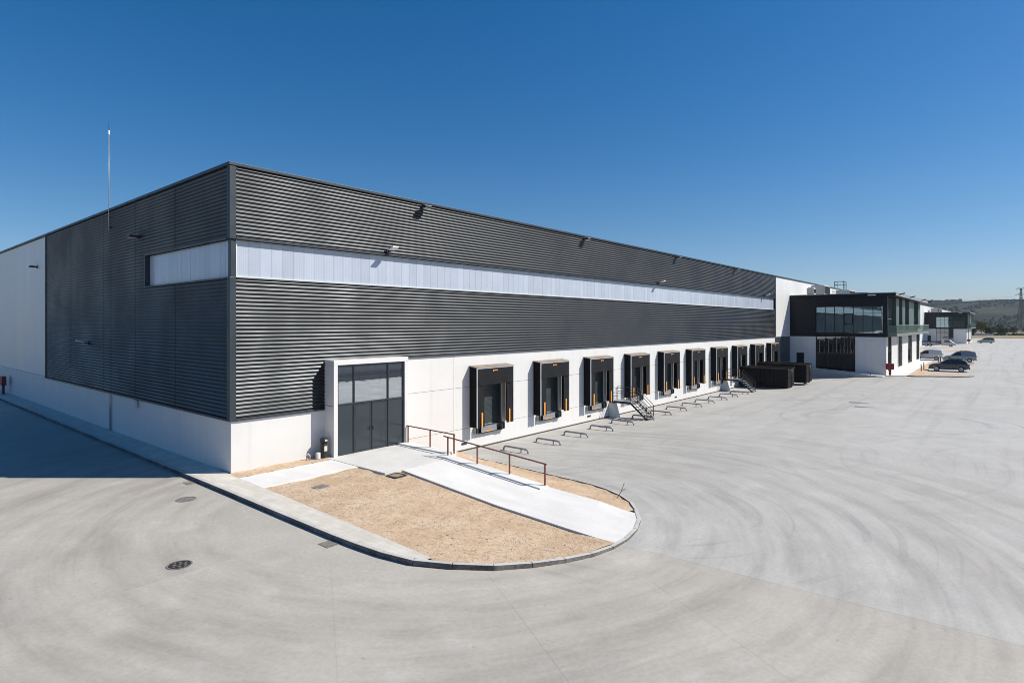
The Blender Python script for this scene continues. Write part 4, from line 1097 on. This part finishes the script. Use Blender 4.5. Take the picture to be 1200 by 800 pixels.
# ------------------------------------------------------------------ vehicles
def arch(cx, r, z0, n=7):
    return [(cx+r*math.cos(math.pi*(1-i/(n-1))), max(z0, .34+r*math.sin(math.pi*(1-i/(n-1)))-.02)) for i in range(n)]
def vehicle(name, label, cat, loc, rz, paint, kind, group=None):
    o = thing(name, label, cat, loc, rz, group)
    if kind == 'suv':
        L, Wd, wb = 4.4, 1.84, (1.33, -1.33); zb = .27
        top = [(-2.2,.5),(-2.2,.86),(-2.08,1.02),(.95,1.06),(1.75,.98),(2.08,.84),(2.2,.62),(2.2,.36)]
        gh = [(-2.05,1.0),(-1.82,1.42),(-1.45,1.62),(-.6,1.68),(.2,1.63),(1.05,1.03)]
        win = [[(-1.78,1.08),(-1.62,1.40),(-1.2,1.52),(-1.1,1.52),(-1.05,1.08)], [(-.98,1.09),(-1.02,1.53),(-.62,1.57),(-.22,1.56),(-.2,1.09)], [(-.12,1.09),(-.14,1.555),(.2,1.53),(.78,1.11)]]
    else:
        L, Wd, wb = 4.4, 1.82, (1.36, -1.33); zb = .28
        top = [(-2.2,.45),(-2.2,1.0),(-2.17,1.1),(1.05,1.12),(1.85,.98),(2.12,.82),(2.2,.55),(2.2,.33)]
        gh = [(-2.18,1.08),(-2.1,1.66),(-1.95,1.80),(-.4,1.84),(.35,1.76),(1.2,1.1)]
        win = [[(-.2,1.12),(-.2,1.66),(.3,1.62),(.95,1.16)]]
        if kind == 'combi': win += [[(-1.15,1.14),(-1.15,1.66),(-.3,1.68),(-.3,1.13)], [(-2.0,1.16),(-1.95,1.62),(-1.25,1.66),(-1.25,1.15)]]
    poly = top+[(wb[0]+.42,zb)]+arch(wb[0], .40, zb)[::-1]+[(wb[0]-.42,zb),(wb[1]+.42,zb)]+arch(wb[1], .40, zb)[::-1]+[(wb[1]-.42,zb)]
    w = Wd/2
    mb = MB(); mb.prism([(x,-w,z) for x, z in poly], (0,Wd,0)); mb.build('body', paint, o, bevel=.05)
    yw = lambda z: w-.05-max(0, z-1.05)*.27
    mb = MB(); mb.loft([(x,-yw(z),z) for x, z in gh], [(x,yw(z),z) for x, z in gh]); mb.build('cabin', paint, o, bevel=.035)
    for q in win:
        for sg in (-1, 1):
            mb = MB(); mb.loft([(x,sg*(yw(z)+.004),z) for x, z in q], [(x,sg*(yw(z)+.012),z) for x, z in q]); mb.build('side_window', 'car_glass', o)
    a, b = gh[-1], gh[-2]     # windscreen
    f = lambda u: (a[0]+(b[0]-a[0])*u+.015, a[1]+(b[1]-a[1])*u+.012)
    p, q = f(.08), f(.94)
    mb = MB(); mb.loft([(p[0],-yw(p[1])+.06,p[1]),(p[0],yw(p[1])-.06,p[1]),(q[0],yw(q[1])-.07,q[1]),(q[0],-yw(q[1])+.07,q[1])], [(p[0]+.012,-yw(p[1])+.06,p[1]+.01),(p[0]+.012,yw(p[1])-.06,p[1]+.01),(q[0]+.012,yw(q[1])-.07,q[1]+.01),(q[0]+.012,-yw(q[1])+.07,q[1]+.01)]); mb.build('windscreen', 'car_glass', o)
    if kind != 'panel':
        a, b = gh[0], gh[1] ; g = lambda u: (a[0]+(b[0]-a[0])*u-.015, a[1]+(b[1]-a[1])*u+.012)
        p, q = g(.15), g(.95)
        mb = MB(); mb.loft([(p[0],-.65,p[1]),(p[0],.65,p[1]),(q[0],.6,q[1]),(q[0],-.6,q[1])], [(p[0]-.012,-.65,p[1]),(p[0]-.012,.65,p[1]),(q[0]-.012,.6,q[1]),(q[0]-.012,-.6,q[1])]); mb.build('rear_window', 'car_glass', o)
    for x in wb:
        for sg in (-1, 1):
            y = sg*(w-.12)
            mb = MB(); mb.lathe([(.26,-.11),(.33,-.1),(.345,-.06),(.345,.06),(.33,.1),(.26,.11)], (x,y,.345), 22, 'y'); wh = mb.build('wheel', 'tyre', o)
            mb = MB(); mb.lathe([(.06,.0),(.22,.0),(.235,sg*.02),(.1,sg*.01)], (x,y+sg*.105,.345), 18, 'y')
            for k in range(5):
                c, s_ = math.cos(k*1.2566), math.sin(k*1.2566); mb.bar((x+.05*c,y+sg*.115,.345+.05*s_),(x+.22*c,y+sg*.115,.345+.22*s_),.06,.03)
            mb.build('rim', 'alloy', wh)
    for sg in (-1, 1):
        mb = MB(); mb.box((2.08,sg*.62-.18,.70),(2.215,sg*.62+.18,.84)); mb.build('headlight', 'lamp_clear', o, bevel=.02)
        if kind == 'suv': mb = MB(); mb.box((-2.215,sg*.68-.2,.84),(-2.0,sg*.68+.22,1.0)); mb.build('tail_light', 'tail_red', o, bevel=.02)
        else: mb = MB(); mb.box((-2.225,sg*.82-.07,.75),(-2.1,sg*.82+.09,1.2)); mb.build('tail_light', 'tail_red', o, bevel=.02)
        mb = MB(); mb.box((.72,sg*(w+.01),1.02),(.92,sg*(w+.2),1.17)); mb.build('mirror', paint if kind == 'suv' else 'plastic_black', o, bevel=.03)
    mb = MB(); mb.box((-2.24,-w+.1,.34),(-2.12,w-.1,.6)); mb.box((2.12,-w+.1,.3),(2.24,w-.1,.5)); mb.box((-1.0,-w-.012,.3),(1.0,-w+.03,.42)); mb.box((-1.0,w-.03,.3),(1.0,w+.012,.42)); mb.build('bumper_trim', 'plastic_black', o, bevel=.015)
    mb = MB()
    for sg in (-1, 1): mb.box((-.85,sg*(w+.002),.92),(-.7,sg*(w+.022),.96)); mb.box((.15,sg*(w+.002),.92),(.3,sg*(w+.022),.96))
    mb.build('door_handle', 'plastic_black', o)
    mb = MB()
    zt = gh[2][1]
    if kind in ('suv', 'combi', 'panel_bars'):
        for sg in (-1, 1): mb.bar((-1.5,sg*.62,zt+.05),(.0,sg*.62,zt+.07),.035)
        if kind == 'panel_bars':
            for x in (-1.5, -.8, -.1): mb.bar((x,-.72,zt+.12),(x,.72,zt+.12),.05); mb.bar((x,-.62,zt),(x,-.62,zt+.12),.04); mb.bar((x,.62,zt),(x,.62,zt+.12),.04)
        mb.build('roof_rack', 'plastic_black', o)
    return o
up = R(90)
GV = 'vehicles parked beside the offices'
def gz(s, t_): return ground_z(s, t_)
vehicle('parked_car', 'dark graphite hatchback SUV on the sandy parking strip beside slim posts', 'car', (88.3,-16.9,gz(88,-17)+.005), R(91), 'car_graphite', 'suv', GV)
vehicle('parked_van', 'white compact van parked close to the office corner', 'van', (119.2,-11.9,.56), R(90), 'car_white', 'panel', GV)
vehicle('parked_van', 'grey van with roof bars parked behind the dark car', 'van', (113.,-16.8,.62), R(92), 'car_greige', 'panel_bars', GV)
vehicle('parked_van', 'silver estate van parked far down the yard before the trees', 'van', (240.,-17.4,.62), R(90), 'car_silver', 'combi', GV)
# long flatbed recovery lorry in front of the distant office
o = thing('flatbed_truck', 'long silver flatbed truck parked in front of the distant office', 'truck', (196.,-7.6,.60), R(-92), GV)
mb = MB(); mb.prism([(4.4,-1.0,.4),(4.4,-1.0,.75),(3.9,-1.0,1.05),(3.0,-1.0,1.95),(2.6,-1.0,2.1),(1.3,-1.0,2.1),(1.2,-1.0,.4)], (0,2.0,0)); mb.build('cab', 'car_silver', o, bevel=.07)
mb = MB()
for sg in (-1, 1): mb.loft([(1.7,sg*1.003,1.2),(1.7,sg*1.003,1.85),(2.6,sg*1.003,1.85),(3.2,sg*1.003,1.2)], [(1.7,sg*1.015,1.2),(1.7,sg*1.015,1.85),(2.6,sg*1.015,1.85),(3.2,sg*1.015,1.2)])
mb.build('side_window', 'car_glass', o)
mb = MB(); mb.loft([(3.86,-.85,1.14),(3.86,.85,1.14),(3.04,.8,1.96),(3.04,-.8,1.96)], [(3.9,-.85,1.17),(3.9,.85,1.17),(3.08,.8,1.99),(3.08,-.8,1.99)]); mb.build('windscreen', 'car_glass', o)
mb = MB(); mb.box((-3.6,-1.05,.75),(1.1,1.05,.95)); mb.box((1.0,-1.0,.96),(1.1,1.0,1.9)); mb.build('flatbed', 'car_silver', o, bevel=.02)
mb = MB()
for k in range(5): mb.box((-3.5+k*1.,-1.06,.96),(-3.42+k*1.,-1.0,1.45)); mb.box((-3.5+k*1.,1.0,.96),(-3.42+k*1.,1.06,1.45))
mb.box((-3.6,-1.06,1.2),(1.0,-1.02,1.45)); mb.box((-3.6,1.02,1.2),(1.0,1.06,1.45)); mb.build('side_rail', 'steel_dark', o)
for x in (3.1, -1.6, -2.5):
    for sg in (-1, 1):
        mb = MB(); mb.lathe([(.28,-.13),(.37,-.11),(.38,0),(.37,.11),(.28,.13)], (x,sg*.88,.38), 18, 'y'); wh = mb.build('wheel', 'tyre', o)
        mb = MB(); mb.lathe([(.22,sg*.12),(.24,sg*.135)], (x,sg*.88,.38), 14, 'y'); mb.build('rim', 'alloy', wh)

# ------------------------------------------------------------------ far things: trees, wall, pylon
def tree(label, s, t_, h, w, leaf, seed, group='trees at the end of the yard', name='tree'):
    rr = random.Random(seed); o = thing(name, label, 'tree' if h > 3.5 else 'bush', (s, t_, .4), 0, group)
    mb = MB(); th = h*.42
    mb.tube([(0,0,-.2),(.05*h*.2,0,th*.5),(.0,.03*h,th)], .035*h, 7, r2=.02*h)
    for k in range(5):
        a = k*1.3+rr.random(); mb.tube([(0,0,th*(.55+.08*k)),(math.cos(a)*w*.2,math.sin(a)*w*.2,th*(.9+.1*k)),(math.cos(a)*w*.36,math.sin(a)*w*.36,h*.68)], .016*h, 5, r2=.005*h)
    mb.build('trunk', 'bark', o)
    mb = MB(); cl = []
    for k in range(15):
        a = rr.uniform(0, 6.28); q = rr.uniform(.0, .36)*w; z = rr.uniform(.3, .9)*h if h > 3.5 else rr.uniform(.15, .8)*h
        cl.append((Vector((math.cos(a)*q, math.sin(a)*q, z)), rr.uniform(.12, .24)*w))
    for k in range(2200):
        c, rad = rr.choice(cl); d = Vector((rr.gauss(0,1), rr.gauss(0,1), rr.gauss(0,.8))).normalized()*rad*rr.random()**.4
        p = c+d; q = rr.uniform(.04, .09)*w*.55
        u = Vector((rr.gauss(0,1), rr.gauss(0,1), rr.gauss(0,1))).normalized(); v = u.cross(Vector((rr.gauss(0,1), rr.gauss(0,1), rr.gauss(0,1)))).normalized()
        mb.poly([p-u*q, p+v*q*.6, p+u*q, p-v*q*.6])
    mb.build('crown', leaf, o, fixn=False)
    return o
def far(u, depth):      # spot on the land at a given bearing of the site plan
    x = (u-600)/688.; p = FWD*depth+RGT*x*depth; return CAM.x+p.x, CAM.y+p.y
TR = [(1150,345,7.6,9.5,'leaf_yellow','yellow green spreading tree beside the distant office'),
      (1158.5,335,4.6,5.5,'leaf_dark','dark round tree next to the yellow green one'),
      (1141,350,5.2,6.,'leaf_dark','dark tree half hidden behind the distant office corner'),
      (1164.5,390,4.6,6.5,'leaf_yellow','pale bushy tree between the dark one and the pylon'),
      (1176,345,4.4,7.0,'leaf_green','broad green bush by itself at the yard edge'),
      (1188,420,4.6,7.0,'leaf_green','green bush at the foot of the pylon'),
      (1206,430,5.2,8.0,'leaf_green','green bush just beyond the pylon foot'),
      (1170,470,5.0,9.,'leaf_dark','low dark tree far behind the broad bush')]
for k, (u, d, h, w, lf, lb) in enumerate(TR):
    s, t_ = far(u, d); tree(lb, s, t_, h, w, lf, 30+k)
rr = random.Random(5)
mb = MB()   # scrub strip at the edge of the land
for k in range(5200):
    u = rr.uniform(1120, 1420); d = rr.choice((rr.uniform(333, 352), rr.uniform(420, 640))); s, t_ = far(u, d); z = .35
    if rr.random() < .5 and math.sin(u*.35)+math.sin(u*.13) < 0: continue
    q = rr.uniform(.35, .9); c = Vector((s, t_, z+rr.uniform(0, 1.1)*(1.7 if d > 400 else .8)))
    a = Vector((rr.gauss(0,1), rr.gauss(0,1), rr.gauss(0,.6))).normalized(); b = a.cross(Vector((rr.gauss(0,1), rr.gauss(0,1), rr.gauss(0,1)))).normalized()
    mb.poly([c-a*q, c+b*q*.6, c+a*q, c-b*q*.6])
o = mb.build('undergrowth', 'leaf_green', fixn=False); tag(o, 'low dry green scrub along the edge of the yard', 'undergrowth', kind='stuff')
s0, t0_ = far(1142, 330); s1, t1_ = far(1165, 330)
mb = MB(); dv = Vector((s1-s0, t1_-t0_, 0)).normalized(); nv = Vector((-dv.y, dv.x, 0))*.3
mb.loft([(s0,t0_,.2),(s0+nv.x,t0_+nv.y,.2),(s0+nv.x,t0_+nv.y,2.0),(s0,t0_,2.0)], [(s1,t1_,.2),(s1+nv.x,t1_+nv.y,.2),(s1+nv.x,t1_+nv.y,1.3),(s1,t1_,1.3)])
tag(mb.build('boundary_wall', 'far_wall'), 'low grey wall under the yellow green tree beyond the yard', 'wall')
# power pylon
ps, pt = far(1196.5, 560)
o = thing('power_pylon', 'steel lattice power pylon with three pairs of arms against the sky', 'pylon', (ps, pt, .3), R(40))
HP = 40.5
mb = MB()
def wd(z): return 2.9-(2.9-.75)*min(1, z/26.) if z < 26 else .75-.35*(z-26)/14.5
zs = [0, 5, 9.5, 13.5, 17, 20, 22.8, 25.4, 28, 30.4, 32.8, 35.2, 37.6, HP]
for a, b in zip(zs, zs[1:]):
    wa, wb_ = wd(a), wd(b)
    ca = [(-wa,-wa,a),(wa,-wa,a),(wa,wa,a),(-wa,wa,a)]; cb = [(-wb_,-wb_,b),(wb_,-wb_,b),(wb_,wb_,b),(-wb_,wb_,b)]
    for i in range(4):
        mb.bar(ca[i], cb[i], .34); j = (i+1) % 4
        mb.bar(ca[i], cb[j], .14); mb.bar(ca[j], cb[i], .14); mb.bar(cb[i], cb[j], .14)
mb.build('tower', 'pylon_steel', o)
for z, l in ((40.2, 5.2), (34.5, 6.6), (29.2, 6.6)):
    mb = MB()
    for sg in (-1, 1):
        for y in (-.5, .5):
            mb.bar((sg*.5,y,z),(sg*l,0,z+.3),.16); mb.bar((sg*.6,y,z+1.3),(sg*l,0,z+.3),.13)
        for k in range(1, 4): x = sg*(.5+(l-.5)*k/4); mb.bar((x,0,z+.05),(x,0,z+1.3-1.*k/4),.1)
        mb.tube([(sg*l,0,z+.3),(sg*l,0,z-1.1)], .1, 5)
    mb.build('arm', 'pylon_steel', o)
rot = Matrix.Rotation(R(40), 3, 'Z'); k = 0
for z, l in ((34.5, 6.6), (29.2, 6.6)):
    for sg in (-1, 1):
        p0 = Vector((ps, pt, .3))+rot@Vector((sg*l, 0, z-1.1)); dr = Vector((-.50, .87, 0)); q = []
        for i in range(25):
            u = i/24; q.append(p0+dr*430*u+Vector((0,0,-4*9*u*(1-u)*1.)))
        names = ['upper power line strung from the inner arm of the pylon','upper power line strung from the outer arm of the pylon','lower power line strung from the inner arm of the pylon','lower power line strung from the outer arm of the pylon']
        tag(MB().tube(q, .028, 4).build('power_line', 'pylon_steel'), names[k], 'power line', 'power lines of the pylon'); k += 1

# boundary on the far side of the side road: seen in the entrance glass
o = thing('boundary_wall', 'long concrete boundary wall with dark rail behind the viewpoint', 'wall', (-60,-36,.6))
mb = MB(); mb.box((0,-.4,0),(190,0,1.9)); mb.build('wall', 'far_wall', o)
mb = MB()
mb.bar((0,.6,.6),(190,.6,.6),.08,.34)
for k in range(64): mb.bar((k*3.,.6,0),(k*3.,.6,.97),.07)
mb.build('rail', 'steel_dark', o)
mb = MB(); rr = random.Random(11)
for k in range(5000):
    c = Vector((rr.uniform(-55, 125), rr.uniform(-44, -38), rr.uniform(2.2, 6)+1.2*math.sin(k))); q = rr.uniform(.3, .8)
    a = Vector((rr.gauss(0,1), rr.gauss(0,1), rr.gauss(0,.6))).normalized(); b = a.cross(Vector((rr.gauss(0,1), rr.gauss(0,1), rr.gauss(0,1)))).normalized()
    mb.poly([c-a*q, c+b*q*.6, c+a*q, c-b*q*.6])
o = mb.build('hedge', 'leaf_green', fixn=False); tag(o, 'dense hedge on the bank behind the boundary wall', 'hedge', kind='stuff')
mb = MB(); mb.prism([(-60,-36.5,.6),(-60,-36.5,2.3),(-60,-45,4.5),(-60,-70,4.5),(-60,-70,.6)], (190,0,0)); structure(mb.build('bank', 'dry_land'))

# ------------------------------------------------------------------ the air
hz = bpy.data.materials.new('haze_air'); hz.use_nodes = True; hn = hz.node_tree; hn.nodes.clear()
pv = hn.nodes.new('ShaderNodeVolumePrincipled'); pv.inputs['Color'].default_value = (.72,.84,1,1); pv.inputs['Density'].default_value = HAZE; pv.inputs['Anisotropy'].default_value = .2
ho = hn.nodes.new('ShaderNodeOutputMaterial'); hn.links.new(pv.outputs[0], ho.inputs['Volume'])
if HAZE:
    mb = MB(); mb.box((-3050,-3050,-6), (3600,3050,95)); o = mb.build('haze', hz); tag(o, 'thin pale air between the yard and the far hills', 'haze', kind='stuff')
# ------------------------------------------------------------------ camera, sky, sun
cam = bpy.data.objects.new('camera', bpy.data.cameras.new('camera')); COL.objects.link(cam); sc.camera = cam
cam.location = CAM; cam.rotation_euler = (R(90), 0, R(40.18-90))
cam.data.sensor_width = 36; cam.data.lens = 688*36/1200.; cam.data.shift_y = -20.5/1200; cam.data.clip_end = 9000; cam.data.clip_start = .1
w = bpy.data.worlds.new('World'); sc.world = w; w.use_nodes = True
nt = w.node_tree; nt.nodes.clear()
sky = nt.nodes.new('ShaderNodeTexSky'); sky.sky_type = 'NISHITA'; sky.sun_disc = False
EL = R(42.); SX, SY = .645, -.764
sky.sun_elevation = EL; sky.sun_rotation = math.atan2(SX, SY); sky.altitude = 1635; sky.air_density = 1.32; sky.dust_density = 1.47; sky.ozone_density = 4.2
bg = nt.nodes.new('ShaderNodeBackground'); bg.inputs['Strength'].default_value = .086
out = nt.nodes.new('ShaderNodeOutputWorld'); tc = nt.nodes.new('ShaderNodeTexCoord'); sx = nt.nodes.new('ShaderNodeSeparateXYZ'); nt.links.new(tc.outputs['Generated'], sx.inputs[0])
mr = nt.nodes.new('ShaderNodeMapRange'); mr.interpolation_type = 'SMOOTHSTEP'; mr.inputs['From Min'].default_value = -.02; mr.inputs['From Max'].default_value = .2; nt.links.new(sx.outputs[2], mr.inputs['Value'])
air = nt.nodes.new('ShaderNodeMix'); air.data_type = 'VECTOR'; nt.links.new(mr.outputs[0], air.inputs[0])   # bluer air near the horizon
vi = [i for i in air.inputs if i.type == 'VECTOR']; vi[-2].default_value = (.90, .94, 1.15); vi[-1].default_value = (1, 1, 1)
hs = nt.nodes.new('ShaderNodeHueSaturation'); hs.inputs['Saturation'].default_value = 1.38; hs.inputs['Hue'].default_value = .5015; nt.links.new(sky.outputs[0], hs.inputs['Color']); gm = nt.nodes.new('ShaderNodeGamma'); gm.inputs[1].default_value = .9135; nt.links.new(hs.outputs[0], gm.inputs[0])
mx = nt.nodes.new('ShaderNodeVectorMath'); mx.operation = 'MULTIPLY'; mx.inputs[1].default_value = (.94, 1, 1.10); nt.links.new(gm.outputs[0], mx.inputs[0]); my = nt.nodes.new('ShaderNodeVectorMath'); my.operation = 'MULTIPLY'; nt.links.new(mx.outputs[0], my.inputs[0]); nt.links.new([o for o in air.outputs if o.type == 'VECTOR'][0], my.inputs[1]); nt.links.new(my.outputs[0], bg.inputs['Color']); nt.links.new(bg.outputs[0], out.inputs['Surface'])
sun = bpy.data.objects.new('sun', bpy.data.lights.new('sun', 'SUN')); COL.objects.link(sun)
sun.data.energy = 5.0; sun.data.angle = R(.53); sun.data.color = (1, .94, .835)
d = Vector((SX*math.cos(EL), SY*math.cos(EL), math.sin(EL))); sun.rotation_euler = d.to_track_quat('Z', 'Y').to_euler(); sun.location = (30,-40,60)
sc.view_settings.view_transform = 'Standard'; sc.view_settings.look = 'None'; sc.view_settings.exposure = .25; sc.view_settings.gamma = 1
sc.render.engine = 'CYCLES'; sc.cycles.use_denoising = True; sc.cycles.pixel_filter_type = 'BLACKMAN_HARRIS'; sc.cycles.filter_width = .95; sc.cycles.max_bounces = 8
